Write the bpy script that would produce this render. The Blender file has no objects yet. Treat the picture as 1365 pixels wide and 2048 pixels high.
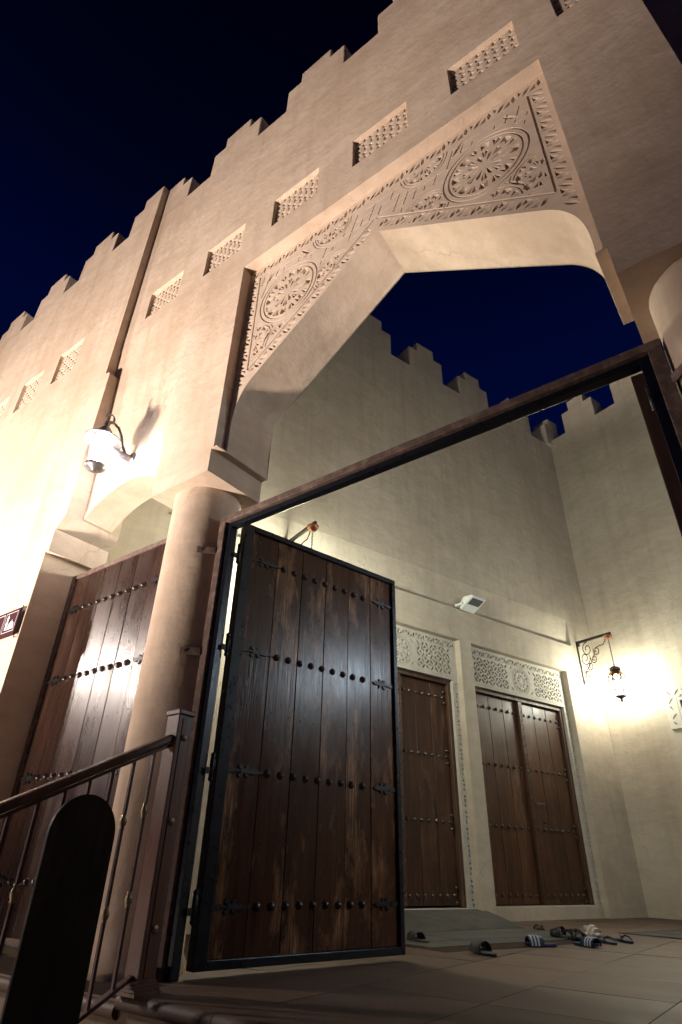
import bpy, math, random
from math import sin, cos, pi, radians, atan2, sqrt, hypot
from mathutils import Vector, Matrix
from mathutils.geometry import delaunay_2d_cdt
random.seed(7)
S = bpy.context.scene
COL = S.collection

# ------------------------------------------------------------------ camera
F_PX, W_PX, H_PX = 1171.47, 1365.0, 2048.0
PITCH, ROLL, AZ_F = radians(31.38), radians(1.43), radians(-52.88)
cam_d = bpy.data.cameras.new("camera")
cam = bpy.data.objects.new("camera", cam_d)
COL.objects.link(cam)
az = AZ_F + pi
sx = Vector((sin(az), cos(az)))                # facade axis in camera-yaw frame
yx = Vector((-sx.y, sx.x))
def to_world(v):
    return Vector((v.x * sx.x + v.y * sx.y, v.x * yx.x + v.y * yx.y, v.z))
r0 = Vector((1, 0, 0)); u0 = Vector((0, -sin(PITCH), cos(PITCH))); f0 = Vector((0, cos(PITCH), sin(PITCH)))
rr = to_world(cos(ROLL) * r0 + sin(ROLL) * u0)
uu = to_world(-sin(ROLL) * r0 + cos(ROLL) * u0)
ff = to_world(f0)
CAM = Vector((0, 0, 0.45))
M = Matrix(((rr.x, uu.x, -ff.x, CAM.x), (rr.y, uu.y, -ff.y, CAM.y), (rr.z, uu.z, -ff.z, CAM.z), (0, 0, 0, 1)))
cam.matrix_world = M
cam_d.sensor_fit = 'VERTICAL'
cam_d.sensor_height = 36.0
cam_d.lens = 36.0 * F_PX / H_PX
cam_d.clip_start = 0.02
cam_d.clip_end = 500
S.camera = cam

# ------------------------------------------------------------------ sky, moonlight, exposure
wd = bpy.data.worlds.new("World"); S.world = wd; wd.use_nodes = True
nt = wd.node_tree; nt.nodes.clear()
tcw = nt.nodes.new('ShaderNodeTexCoord'); sepw = nt.nodes.new('ShaderNodeSeparateXYZ')
rw = nt.nodes.new('ShaderNodeValToRGB'); ew = rw.color_ramp.elements          # night sky: paler towards the horizon, nearly black overhead
ew[0].position = 0.0; ew[0].color = (0.00012, 0.0006, 0.0062, 1)
ew[1].position = 1.0; ew[1].color = (0.00001, 0.00003, 0.0003, 1)
for pos, c_ in ((0.70, (0.00006, 0.00036, 0.0042, 1)), (0.84, (0.00003, 0.00014, 0.0014, 1))):
    e_ = ew.new(pos); e_.color = c_
bg = nt.nodes.new('ShaderNodeBackground'); bg.inputs['Strength'].default_value = 1.0
wo = nt.nodes.new('ShaderNodeOutputWorld')
nt.links.new(tcw.outputs['Generated'], sepw.inputs[0]); nt.links.new(sepw.outputs['Z'], rw.inputs[0])
nt.links.new(rw.outputs[0], bg.inputs['Color']); nt.links.new(bg.outputs[0], wo.inputs[0])
S.view_settings.view_transform = 'Standard'; S.view_settings.look = 'None'
S.view_settings.exposure = 2.5; S.view_settings.gamma = 1.0
S.view_settings.use_curve_mapping = False
S.cycles.use_denoising = True
try: S.cycles.denoiser = 'OPENIMAGEDENOISE'
except Exception: pass
S.cycles.max_bounces = 8; S.cycles.diffuse_bounces = 4; S.cycles.transparent_max_bounces = 12
S.cycles.sample_clamp_indirect = 4.0

P_WALL_LAMP = 32.0      # watts of each facade lamp
P_LANTERN = 40.0        # watts of each courtyard lantern
P_FACADE_FILL = 850.0  # watts of the added floodlight that fills the facade
P_GLOBE = 270.0       # watts of the globe lamp post        # watts of the lamp post on the square
C_WALL_LAMP = (1.0, 0.95, 0.97); C_LANTERN = (0.97, 1.0, 0.83); C_STREET = (1.0, 0.85, 0.745)

# ------------------------------------------------------------------ materials
def new_mat(name):
    m = bpy.data.materials.new(name); m.use_nodes = True
    n = m.node_tree.nodes; n.clear()
    out = n.new('ShaderNodeOutputMaterial'); b = n.new('ShaderNodeBsdfPrincipled')
    m.node_tree.links.new(b.outputs[0], out.inputs[0])
    return m, m.node_tree, b
def noise(t, vec, scale, detail=4, rough=0.55):
    n = t.nodes.new('ShaderNodeTexNoise'); n.inputs['Scale'].default_value = scale
    n.inputs['Detail'].default_value = detail; n.inputs['Roughness'].default_value = rough
    if vec is not None: t.links.new(vec, n.inputs['Vector'])
    return n.outputs['Fac']
def ramp(t, fac, stops):
    r = t.nodes.new('ShaderNodeValToRGB'); e = r.color_ramp.elements
    while len(e) < len(stops): e.new(0.5)
    for i, (p, c) in enumerate(stops):
        e[i].position = p; e[i].color = (*c, 1) if len(c) == 3 else c
    t.links.new(fac, r.inputs[0]); return r.outputs[0]
def mapping(t, vec, scale):
    m = t.nodes.new('ShaderNodeMapping'); m.inputs['Scale'].default_value = scale
    t.links.new(vec, m.inputs['Vector']); return m.outputs[0]
def mix(t, fac, a, b, mode='MIX'):
    m = t.nodes.new('ShaderNodeMix'); m.data_type = 'RGBA'; m.blend_type = mode
    for sock, v in ((m.inputs[0], fac), (m.inputs[6], a), (m.inputs[7], b)):
        if hasattr(v, 'links') or hasattr(v, 'is_linked'): t.links.new(v, sock)
        elif isinstance(v, (int, float)): sock.default_value = v
        else: sock.default_value = (*v, 1)
    return m.outputs[2]
def math_n(t, op, a, b):
    m = t.nodes.new('ShaderNodeMath'); m.operation = op
    for i, v in enumerate((a, b)):
        if isinstance(v, (int, float)): m.inputs[i].default_value = v
        else: t.links.new(v, m.inputs[i])
    return m.outputs[0]
def bump(t, b, h, strength, dist):
    n = t.nodes.new('ShaderNodeBump'); n.inputs['Strength'].default_value = strength
    n.inputs['Distance'].default_value = dist
    t.links.new(h, n.inputs['Height']); t.links.new(n.outputs[0], b.inputs['Normal'])

def plaster(name, c1, c2, stain, stain_amt=0.5, rel=1.0):
    m, t, b = new_mat(name)
    g = t.nodes.new('ShaderNodeNewGeometry').outputs['Position']
    big = noise(t, g, 1.3, 6, 0.62)
    mid = noise(t, g, 6.0, 6, 0.65)
    streak = noise(t, mapping(t, g, (7, 7, 0.55)), 1.0, 5, 0.6)
    brush = noise(t, mapping(t, g, (9, 9, 30)), 1.0, 4, 0.6)
    c = mix(t, ramp(t, big, [(0.32, (0, 0, 0)), (0.68, (1, 1, 1))]), c1, c2)
    c = mix(t, math_n(t, 'MULTIPLY', ramp(t, streak, [(0.48, (0, 0, 0)), (0.74, (1, 1, 1))]), stain_amt), c, stain)
    c = mix(t, math_n(t, 'MULTIPLY', ramp(t, mid, [(0.50, (0, 0, 0)), (0.78, (1, 1, 1))]), 0.45 * stain_amt), c, stain)
    sw = noise(t, mapping(t, g, (3.2, 3.2, 9.0)), 1.0, 8, 0.72)
    c = mix(t, math_n(t, 'MULTIPLY', ramp(t, sw, [(0.46, (0, 0, 0)), (0.62, (1, 1, 1))]), 0.30), c, tuple(x * 0.74 for x in c1))
    c = mix(t, math_n(t, 'MULTIPLY', ramp(t, sw, [(0.30, (1, 1, 1)), (0.42, (0, 0, 0))]), 0.30), c, tuple(min(1, x * 1.15) for x in c2))
    wn = t.nodes.new('ShaderNodeTexNoise'); wn.inputs['Scale'].default_value = 3.0; wn.inputs['Detail'].default_value = 5
    t.links.new(g, wn.inputs['Vector'])
    va = t.nodes.new('ShaderNodeVectorMath'); va.operation = 'MULTIPLY_ADD'; va.inputs[1].default_value = (0.5, 0.5, 0.5)
    t.links.new(wn.outputs['Color'], va.inputs[0]); t.links.new(g, va.inputs[2])
    vo = t.nodes.new('ShaderNodeTexVoronoi'); vo.feature = 'DISTANCE_TO_EDGE'; vo.inputs['Scale'].default_value = 0.85
    t.links.new(va.outputs[0], vo.inputs['Vector'])
    crack = math_n(t, 'MULTIPLY', ramp(t, vo.outputs['Distance'], [(0.0, (1, 1, 1)), (0.0075, (0, 0, 0))]), ramp(t, big, [(0.50, (0, 0, 0)), (0.58, (1, 1, 1))]))
    c = mix(t, math_n(t, 'MULTIPLY', crack, 0.30), c, tuple(x * 0.35 for x in c1))
    pit = noise(t, g, 22, 2, 0.5)
    c = mix(t, ramp(t, pit, [(0.80, (0, 0, 0)), (0.83, (1, 1, 1))]), c, tuple(x * 0.35 for x in c1))
    t.links.new(c, b.inputs['Base Color'])
    b.inputs['Roughness'].default_value = 0.9
    b.inputs['Specular IOR Level'].default_value = 0.15
    fine = noise(t, g, 130, 3, 0.6)
    h = math_n(t, 'ADD', math_n(t, 'MULTIPLY', mid, 1.0), math_n(t, 'MULTIPLY', fine, 0.05))
    h = math_n(t, 'ADD', h, math_n(t, 'MULTIPLY', brush, 0.30))
    h = math_n(t, 'ADD', h, math_n(t, 'MULTIPLY', big, 3.0))
    bump(t, b, h, 0.30 * rel, 0.02)
    return m

def wood(name, dark, light, worn, worn_amt, rough, axis=(28, 28, 1.6), spec=0.5):
    m, t, b = new_mat(name)
    tc = t.nodes.new('ShaderNodeTexCoord').outputs['Object']
    oi = t.nodes.new('ShaderNodeObjectInfo')
    add = t.nodes.new('ShaderNodeVectorMath'); add.operation = 'ADD'
    cb = t.nodes.new('ShaderNodeCombineXYZ')
    for i in range(3): t.links.new(math_n(t, 'MULTIPLY', oi.outputs['Random'], 13.7 + 7 * i), cb.inputs[i])
    t.links.new(tc, add.inputs[0]); t.links.new(cb.outputs[0], add.inputs[1])
    v = add.outputs[0]
    grain = noise(t, mapping(t, v, axis), 1.0, 6, 0.65)
    fine = noise(t, mapping(t, v, (axis[0] * 6, axis[1] * 6, axis[2] * 3)), 1.0, 3, 0.6)
    blot = noise(t, mapping(t, v, (5, 5, 1.6)), 1.0, 6, 0.7)
    c = mix(t, ramp(t, grain, [(0.3, (0, 0, 0)), (0.7, (1, 1, 1))]), dark, light)
    hue = mix(t, oi.outputs['Random'], (0.72, 0.72, 0.74), (1.15, 1.1, 1.05))
    c = mix(t, 1.0, c, hue, 'MULTIPLY')
    wmask = math_n(t, 'MULTIPLY', ramp(t, blot, [(0.52, (0, 0, 0)), (0.65, (1, 1, 1))]), ramp(t, fine, [(0.40, (0, 0, 0)), (0.56, (1, 1, 1))]))
    c = mix(t, math_n(t, 'MULTIPLY', wmask, worn_amt), c, worn)
    t.links.new(c, b.inputs['Base Color'])
    rg = ramp(t, blot, [(0.3, (rough * 0.8,) * 3), (0.75, (min(1, rough * 1.7),) * 3)])
    t.links.new(rg, b.inputs['Roughness']); b.inputs['Specular IOR Level'].default_value = spec
    h = math_n(t, 'ADD', grain, math_n(t, 'MULTIPLY', fine, 0.4))
    bump(t, b, h, 0.35, 0.004)
    return m

def metal(name, col, rough, metallic=0.9, rust=None, rust_amt=0.0):
    m, t, b = new_mat(name)
    g = t.nodes.new('ShaderNodeTexCoord').outputs['Object']
    n = noise(t, g, 25, 5, 0.65); n2 = noise(t, g, 140, 3, 0.6)
    c = mix(t, n, tuple(x * 0.75 for x in col), tuple(min(1, x * 1.2) for x in col))
    if rust: c = mix(t, math_n(t, 'MULTIPLY', ramp(t, n, [(0.45, (0, 0, 0)), (0.65, (1, 1, 1))]), rust_amt), c, rust)
    t.links.new(c, b.inputs['Base Color'])
    b.inputs['Metallic'].default_value = metallic
    t.links.new(ramp(t, n, [(0.3, (rough * 0.8,) * 3), (0.7, (min(1, rough * 1.35),) * 3)]), b.inputs['Roughness'])
    bump(t, b, math_n(t, 'ADD', n, math_n(t, 'MULTIPLY', n2, 0.3)), 0.25, 0.003)
    return m

def simple(name, col, rough, spec=0.4, nscale=60, amt=0.25):
    m, t, b = new_mat(name)
    g = t.nodes.new('ShaderNodeTexCoord').outputs['Object']
    n = noise(t, g, nscale, 4, 0.6)
    c = mix(t, n, tuple(x * (1 - amt) for x in col), tuple(min(1, x * (1 + amt)) for x in col))
    t.links.new(c, b.inputs['Base Color']); b.inputs['Roughness'].default_value = rough
    b.inputs['Specular IOR Level'].default_value = spec
    bump(t, b, n, 0.2, 0.002)
    return m

def stone_tile(name, a, bcol, rough):
    m, t, b = new_mat(name)
    g = t.nodes.new('ShaderNodeNewGeometry').outputs['Position']
    oi = t.nodes.new('ShaderNodeObjectInfo').outputs['Random']
    n = noise(t, mapping(t, g, (1.2, 3.5, 1)), 1.0, 7, 0.65); n2 = noise(t, g, 45, 4, 0.6)
    c = mix(t, ramp(t, n, [(0.3, (0, 0, 0)), (0.7, (1, 1, 1))]), a, bcol)
    c = mix(t, 1.0, c, mix(t, oi, (0.8, 0.8, 0.8), (1.1, 1.08, 1.05)), 'MULTIPLY')
    c = mix(t, math_n(t, 'MULTIPLY', ramp(t, n2, [(0.5, (0, 0, 0)), (0.75, (1, 1, 1))]), 0.25), c, tuple(x * 0.5 for x in a))
    t.links.new(c, b.inputs['Base Color'])
    t.links.new(ramp(t, n, [(0.3, (rough,) * 3), (0.7, (rough * 1.4,) * 3)]), b.inputs['Roughness'])
    bump(t, b, math_n(t, 'ADD', n, math_n(t, 'MULTIPLY', n2, 0.2)), 0.2, 0.004)
    return m

def glow(name, col, strength):
    m, t, b = new_mat(name)
    b.inputs['Emission Color'].default_value = (*col, 1); b.inputs['Emission Strength'].default_value = strength
    b.inputs['Base Color'].default_value = (0.8, 0.8, 0.8, 1)
    return m
def glass(name, tintc, rough=0.08, opac=0.12):
    m, t, b = new_mat(name)
    out = [n for n in t.nodes if n.type == 'OUTPUT_MATERIAL'][0]
    tr = t.nodes.new('ShaderNodeBsdfTransparent'); tr.inputs[0].default_value = (*tintc, 1)
    gl = t.nodes.new('ShaderNodeBsdfGlossy'); gl.inputs['Roughness'].default_value = rough
    mx = t.nodes.new('ShaderNodeMixShader'); mx.inputs[0].default_value = opac
    t.links.new(tr.outputs[0], mx.inputs[1]); t.links.new(gl.outputs[0], mx.inputs[2]); t.links.new(mx.outputs[0], out.inputs[0])
    return m

MAT = {}
MAT['facade'] = plaster('facade_plaster', (0.55, 0.42, 0.315), (0.68, 0.545, 0.43), (0.42, 0.295, 0.20), 0.45)
MAT['court'] = plaster('court_plaster', (0.45, 0.385, 0.30), (0.56, 0.49, 0.39), (0.33, 0.26, 0.18), 0.38)
MAT['carve'] = plaster('carved_gypsum', (0.62, 0.49, 0.385), (0.68, 0.55, 0.44), (0.50, 0.37, 0.26), 0.3, 0.35)
MAT['carve_court'] = plaster('carved_gypsum_court', (0.50, 0.455, 0.385), (0.56, 0.515, 0.44), (0.38, 0.32, 0.24), 0.35, 0.35)
MAT['gate_wood'] = wood('gate_wood', (0.034, 0.0115, 0.0055), (0.115, 0.040, 0.0175), (0.50, 0.25, 0.11), 0.85, 0.22, spec=0.34)
MAT['gate_wood_b'] = wood('gate_wood_side', (0.024, 0.0115, 0.008), (0.060, 0.030, 0.021), (0.12, 0.07, 0.05), 0.4, 0.25)
MAT['door_wood'] = wood('door_wood', (0.026, 0.009, 0.0036), (0.105, 0.037, 0.013), (0.24, 0.12, 0.05), 0.6, 0.36)
MAT['frame_wood'] = wood('frame_wood', (0.04, 0.018, 0.009), (0.11, 0.05, 0.025), (0.22, 0.12, 0.06), 0.4, 0.45)
MAT['rail_wood'] = wood('rail_wood', (0.085, 0.034, 0.020), (0.17, 0.072, 0.044), (0.25, 0.12, 0.08), 0.3, 0.33)
MAT['board'] = wood('board_wood', (0.009, 0.0045, 0.003), (0.014, 0.0075, 0.005), (0.03, 0.018, 0.012), 0.2, 0.6)
MAT['steel'] = metal('painted_steel', (0.011, 0.013, 0.020), 0.30, 0.3)
MAT['rusty'] = metal('rusty_steel', (0.13, 0.085, 0.068), 0.62, 0.15, (0.27, 0.185, 0.15), 0.8)
MAT['iron'] = metal('forged_iron', (0.05, 0.045, 0.045), 0.4, 0.85)
MAT['stud'] = metal('stud_iron', (0.12, 0.105, 0.10), 0.28, 0.9)
MAT['brass'] = metal('aged_brass', (0.34, 0.27, 0.17), 0.42, 0.8)
MAT['rail_metal'] = metal('rail_metal', (0.09, 0.05, 0.042), 0.4, 0.4)
MAT['copper'] = metal('copper', (0.42, 0.2, 0.11), 0.4, 0.8)
MAT['lamp_metal'] = metal('lamp_metal', (0.22, 0.2, 0.21), 0.35, 0.7)
MAT['white_enamel'] = simple('white_enamel', (0.72, 0.74, 0.72), 0.35, 0.5, 20, 0.06)
MAT['tile'] = stone_tile('floor_tile', (0.085, 0.051, 0.035), (0.15, 0.094, 0.066), 0.5)
MAT['grey_tile'] = stone_tile('grey_paver', (0.06, 0.06, 0.055), (0.10, 0.098, 0.09), 0.7)
MAT['grout'] = simple('grout', (0.048, 0.033, 0.025), 0.9, 0.1)
MAT['cement'] = plaster('ramp_cement', (0.075, 0.072, 0.066), (0.125, 0.118, 0.106), (0.045, 0.043, 0.04), 0.7, 0.8)
MAT['ground'] = plaster('square_ground', (0.26, 0.20, 0.15), (0.32, 0.25, 0.19), (0.2, 0.15, 0.11), 0.5)
MAT['square'] = plaster('light_bounce_paving', (0.42, 0.36, 0.30), (0.52, 0.45, 0.38), (0.33, 0.27, 0.21), 0.5)  # unseen ground, made pale to bounce light up onto the facade
MAT['sign'] = simple('sign_brown', (0.045, 0.014, 0.018), 0.85, 0.08, 20, 0.08)
MAT['sign_white'] = simple('sign_white', (0.62, 0.62, 0.66), 0.8, 0.1, 20, 0.05)
MAT['grey_rubber'] = simple('grey_rubber', (0.055, 0.055, 0.058), 0.6, 0.3)
MAT['navy_rubber'] = simple('navy_rubber', (0.010, 0.020, 0.06), 0.5, 0.4)
MAT['black_rubber'] = simple('black_rubber', (0.012, 0.012, 0.013), 0.5, 0.4)
MAT['brown_leather'] = simple('brown_leather', (0.05, 0.028, 0.018), 0.5, 0.4)
MAT['white_leather'] = simple('white_leather', (0.55, 0.49, 0.44), 0.5, 0.4)
MAT['stripe'] = simple('stripe_white', (0.33, 0.36, 0.40), 0.5, 0.4)
MAT['floodglass'] = simple('flood_reflector', (0.10, 0.10, 0.11), 0.2, 0.6)
MAT['bulb_wall'] = glow('bulb_wall', C_WALL_LAMP, 60)
MAT['bulb_lantern'] = glow('bulb_lantern', (0.95, 1, 0.95), 60)
MAT['bulb_street'] = glow('bulb_street', C_STREET, 60)
MAT['glass'] = glass('clear_glass', (0.97, 0.98, 1.0))
MAT['pane'] = glass('dark_window_pane', (0.1, 0.12, 0.16), 0.05, 0.25)
MAT['milk'] = glass('milky_glass', (0.80, 0.82, 0.86), 0.3, 0.35)
def lit_glass(name, col, strength, opac):
    m, t, b = new_mat(name)
    out = [n for n in t.nodes if n.type == 'OUTPUT_MATERIAL'][0]
    tr = t.nodes.new('ShaderNodeBsdfTransparent'); em = t.nodes.new('ShaderNodeEmission')
    em.inputs[0].default_value = (*col, 1); em.inputs[1].default_value = strength
    mx = t.nodes.new('ShaderNodeMixShader'); mx.inputs[0].default_value = opac
    t.links.new(tr.outputs[0], mx.inputs[1]); t.links.new(em.outputs[0], mx.inputs[2]); t.links.new(mx.outputs[0], out.inputs[0])
    return m
MAT['frost'] = lit_glass('lantern_glass', (0.97, 1.0, 0.95), 0.9, 0.45)
MAT['lamp_glass'] = lit_glass('frosted_lamp_glass', (1.0, 0.97, 1.0), 0.6, 0.4)

# ------------------------------------------------------------------ mesh helpers
class MB:
    def __init__(self): self.v = []; self.f = []; self.sm = []
    def add(self, vs, fs, smooth=False):
        o = len(self.v); self.v += [tuple(p) for p in vs]
        self.f += [tuple(i + o for i in f) for f in fs]; self.sm += [smooth] * len(fs); return self
    def box(self, x0, x1, y0, y1, z0, z1):
        return self.add([(x0, y0, z0), (x1, y0, z0), (x1, y1, z0), (x0, y1, z0), (x0, y0, z1), (x1, y0, z1), (x1, y1, z1), (x0, y1, z1)],
                        [(0, 3, 2, 1), (4, 5, 6, 7), (0, 1, 5, 4), (1, 2, 6, 5), (2, 3, 7, 6), (3, 0, 4, 7)])
    def prism_xz(self, poly, y0, y1, smooth=False):
        n = len(poly)
        a = sum(poly[i][0] * poly[(i + 1) % n][1] - poly[(i + 1) % n][0] * poly[i][1] for i in range(n))
        if a < 0: poly = poly[::-1]
        vs = [(x, y0, z) for x, z in poly] + [(x, y1, z) for x, z in poly]
        fs = [tuple(range(n)), tuple(range(2 * n - 1, n - 1, -1))]
        o = len(self.v); self.add(vs, fs)
        self.f += [(o + (i + 1) % n, o + i, o + n + i, o + n + (i + 1) % n) for i in range(n)]; self.sm += [smooth] * n
        return self
    def prism_yz(self, poly, x0, x1, smooth=False):
        t = MB().prism_xz(poly, x0, x1, smooth)
        o = len(self.v); self.v += [(y, x, z) for x, y, z in t.v]
        self.f += [tuple(i + o for i in f)[::-1] for f in t.f]; self.sm += t.sm; return self
    def prism_xy(self, poly, z0, z1, smooth=False):
        n = len(poly)
        a = sum(poly[i][0] * poly[(i + 1) % n][1] - poly[(i + 1) % n][0] * poly[i][1] for i in range(n))
        if a < 0: poly = poly[::-1]
        vs = [(x, y, z0) for x, y in poly] + [(x, y, z1) for x, y in poly]
        o = len(self.v); self.add(vs, [tuple(range(n - 1, -1, -1)), tuple(range(n, 2 * n))])
        self.f += [(o + i, o + (i + 1) % n, o + n + (i + 1) % n, o + n + i) for i in range(n)]; self.sm += [smooth] * n
        return self
    def lathe(self, prof, seg=24, c=(0, 0, 0), axis='z', smooth=True, phase=0.0):
        vs = []; fs = []
        for r, h in prof:
            for k in range(seg):
                a = 2 * pi * k / seg + phase
                p = (r * cos(a), r * sin(a), h)
                if axis == 'y': p = (p[0], h, p[1])
                elif axis == 'x': p = (h, p[0], p[1])
                vs.append((p[0] + c[0], p[1] + c[1], p[2] + c[2]))
        for i in range(len(prof) - 1):
            for k in range(seg):
                a, b = i * seg + k, i * seg + (k + 1) % seg
                q = (a, b, b + seg, a + seg)
                fs.append(q[::-1] if axis == 'y' else q)
        self.add(vs, fs, smooth)
        if prof[0][0] > 1e-6: self.add([vs[k] for k in range(seg)], [tuple(range(seg))[::-1] if axis != 'y' else tuple(range(seg))])
        if prof[-1][0] > 1e-6: self.add(vs[-seg:], [tuple(range(seg)) if axis != 'y' else tuple(range(seg))[::-1]])
        return self
    def tube(self, pts, r, seg=8, closed=False):
        pts = [Vector(p) for p in pts]; n = len(pts); rs = r if isinstance(r, (list, tuple)) else [r] * n
        vs = []; fs = []; prev = None
        for i, p in enumerate(pts):
            d = (pts[(i + 1) % n] - pts[i - 1]) if closed else (pts[min(i + 1, n - 1)] - pts[max(i - 1, 0)])
            d.normalize()
            a = prev - d * prev.dot(d) if prev is not None else d.orthogonal()
            if a.length < 1e-6: a = d.orthogonal()
            a.normalize(); prev = a; b = d.cross(a)
            for k in range(seg):
                t = 2 * pi * k / seg
                vs.append(p + (a * cos(t) + b * sin(t)) * rs[i])
        m = n if closed else n - 1
        for i in range(m):
            for k in range(seg):
                j = (i + 1) % n
                fs.append((i * seg + k, i * seg + (k + 1) % seg, j * seg + (k + 1) % seg, j * seg + k))
        self.add(vs, fs, True)
        if not closed: self.add(vs[:seg], [tuple(range(seg))[::-1]]); self.add(vs[-seg:], [tuple(range(seg))])
        return self
    def strip(self, pts, w, th, up=(0, 0, 1)):
        """flat bar bent along pts; w measured along `up`"""
        pts = [Vector(p) for p in pts]; up = Vector(up); vs = []; fs = []; n = len(pts)
        for i, p in enumerate(pts):
            d = (pts[min(i + 1, n - 1)] - pts[max(i - 1, 0)]).normalized(); s = d.cross(up).normalized()
            for a, b in ((-1, -1), (1, -1), (1, 1), (-1, 1)): vs.append(p + up * (a * w / 2) + s * (b * th / 2))
        for i in range(n - 1):
            for k in range(4): fs.append((i * 4 + k, i * 4 + (k + 1) % 4, i * 4 + 4 + (k + 1) % 4, i * 4 + 4 + k))
        fs.append((3, 2, 1, 0)); fs.append(tuple(4 * (n - 1) + k for k in range(4)))
        return self.add(vs, fs, False)
    def mesh(self, name, mat):
        me = bpy.data.meshes.new(name); me.from_pydata(self.v, [], self.f)
        me.polygons.foreach_set('use_smooth', self.sm); me.materials.append(MAT[mat]); me.update(); return me
    def build(self, name, mat, parent=None, bevel=0.0, loc=None, seg=2):
        return put(name, self.mesh(name, mat), parent, bevel, loc, seg)
def put(name, me, parent=None, bevel=0.0, loc=None, seg=2, rot=None):
    o = bpy.data.objects.new(name, me); COL.objects.link(o)
    if parent is not None: o.parent = parent
    if loc is not None: o.location = loc
    if rot is not None: o.rotation_euler = rot
    if bevel:
        b = o.modifiers.new('bevel', 'BEVEL'); b.width = bevel; b.segments = seg; b.limit_method = 'ANGLE'; b.angle_limit = radians(40)
        b.harden_normals = False
    return o
def tag(o, label, cat, group=None):
    o['label'] = label; o['category'] = cat
    if group: o['group'] = group
    return o
def thing(name, label, cat, loc=(0, 0, 0), rz=0.0, group=None):
    o = bpy.data.objects.new(name, None); COL.objects.link(o); o.empty_display_size = 0.1
    o.location = loc; o.rotation_euler = (0, 0, rz)
    return tag(o, label, cat, group)
def structure(o): o['kind'] = 'structure'; return o
def copy_tree(o, parent=None):
    c = o.copy(); COL.objects.link(c); c.parent = parent
    for ch in list(o.children): copy_tree(ch, c)
    return c

def ccw(p):
    n = len(p); a = sum(p[i][0] * p[(i + 1) % n][1] - p[(i + 1) % n][0] * p[i][1] for i in range(n))
    return list(p) if a > 0 else list(p)[::-1]
def cdt_solid(outline, holes, y0, y1, back=True):
    """upright slab in local xz with through holes"""
    mb = MB()
    verts = []; faces = []
    for poly in [ccw(outline)] + [ccw(h) for h in holes]:
        faces.append(list(range(len(verts), len(verts) + len(poly)))); verts += [Vector(p) for p in poly]
    V, E_, Fc, _, _, of = delaunay_2d_cdt(verts, [], faces, 1, 1e-6)
    yf = y0 if callable(y0) else (lambda x, z: y0)
    n = len(V)
    vs = [(p.x, yf(p.x, p.y), p.y) for p in V] + [(p.x, y1, p.y) for p in V]
    fs = []; cnt = {}
    for f, ids in zip(Fc, of):
        if any(i > 0 for i in ids) or 0 not in ids: continue
        a = sum(V[f[i]].x * V[f[(i + 1) % len(f)]].y - V[f[(i + 1) % len(f)]].x * V[f[i]].y for i in range(len(f)))
        f = tuple(f) if a > 0 else tuple(f)[::-1]
        fs.append(f)
        if back: fs.append(tuple(i + n for i in f[::-1]))
        for i in range(len(f)):
            e = (f[i], f[(i + 1) % len(f)]); cnt[e] = 1
    for (a, b) in cnt:
        if (b, a) not in cnt: fs.append((b, a, a + n, b + n))
    return mb.add(vs, fs)

def carve(outline, holes, y0=0.0):
    """relief face in local xz at y0 (front = -y); holes = [(poly, depth)] sunk into +y with walls and floors"""
    verts = []; faces = []; dep = [0]
    for poly, d in [(ccw(outline), 0)] + [(ccw(h), dd) for h, dd in holes]:
        faces.append(list(range(len(verts), len(verts) + len(poly)))); verts += [Vector(p) for p in poly]; dep.append(d)
    dep = dep[1:]
    V, E_, Fc, _, _, of = delaunay_2d_cdt(verts, [], faces, 1, 1e-7)
    vs = []; idx = {}
    def vid(i, d):
        k = (i, d)
        if k not in idx: idx[k] = len(vs); vs.append((V[i].x, y0 + d, V[i].y))
        return idx[k]
    fs = []; edge = {}
    for f, ids in zip(Fc, of):
        if 0 not in ids: continue
        d = max(dep[i] for i in ids)
        a = sum(V[f[i]].x * V[f[(i + 1) % len(f)]].y - V[f[(i + 1) % len(f)]].x * V[f[i]].y for i in range(len(f)))
        f = tuple(f) if a > 0 else tuple(f)[::-1]
        fs.append(tuple(vid(i, d) for i in f))
        for i in range(len(f)): edge[(f[i], f[(i + 1) % len(f)])] = d
    for (a, b), d in edge.items():
        d2 = edge.get((b, a))
        if d2 is not None and d < d2: fs.append((vid(b, d), vid(a, d), vid(a, d2), vid(b, d2)))
    return MB().add(vs, fs)

def leaf(cx, cz, L, w, ang, n=5):
    pts = []
    for i in range(n + 1): t = i / n; pts.append((-L / 2 + L * t, w / 2 * sin(pi * t) ** 0.8 if 0 < t < 1 else 0))
    for i in range(1, n): t = 1 - i / n; pts.append((-L / 2 + L * t, -w / 2 * sin(pi * t) ** 0.8))
    c, s = cos(ang), sin(ang)
    return [(cx + x * c - z * s, cz + x * s + z * c) for x, z in pts]
def tri(p, q, r): return [p, q, r]
def star4(cx, cz, R, r, ang=0):
    return [(cx + (R if k % 2 == 0 else r) * cos(ang + pi * k / 4), cz + (R if k % 2 == 0 else r) * sin(ang + pi * k / 4)) for k in range(8)]
def inside(p, poly):
    x, y = p; c = False; n = len(poly)
    for i in range(n):
        x1, y1 = poly[i]; x2, y2 = poly[(i + 1) % n]
        if (y1 > y) != (y2 > y) and x < (x2 - x1) * (y - y1) / (y2 - y1) + x1: c = not c
    return c
def seg_dist(p, a, b):
    ax, ay = a; bx, by = b; dx, dy = bx - ax, by - ay; L = dx * dx + dy * dy
    t = 0 if L == 0 else max(0, min(1, ((p[0] - ax) * dx + (p[1] - ay) * dy) / L))
    return hypot(p[0] - ax - t * dx, p[1] - ay - t * dy)
def poly_dist(p, poly): return min(seg_dist(p, poly[i], poly[(i + 1) % len(poly)]) for i in range(len(poly)))
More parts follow.
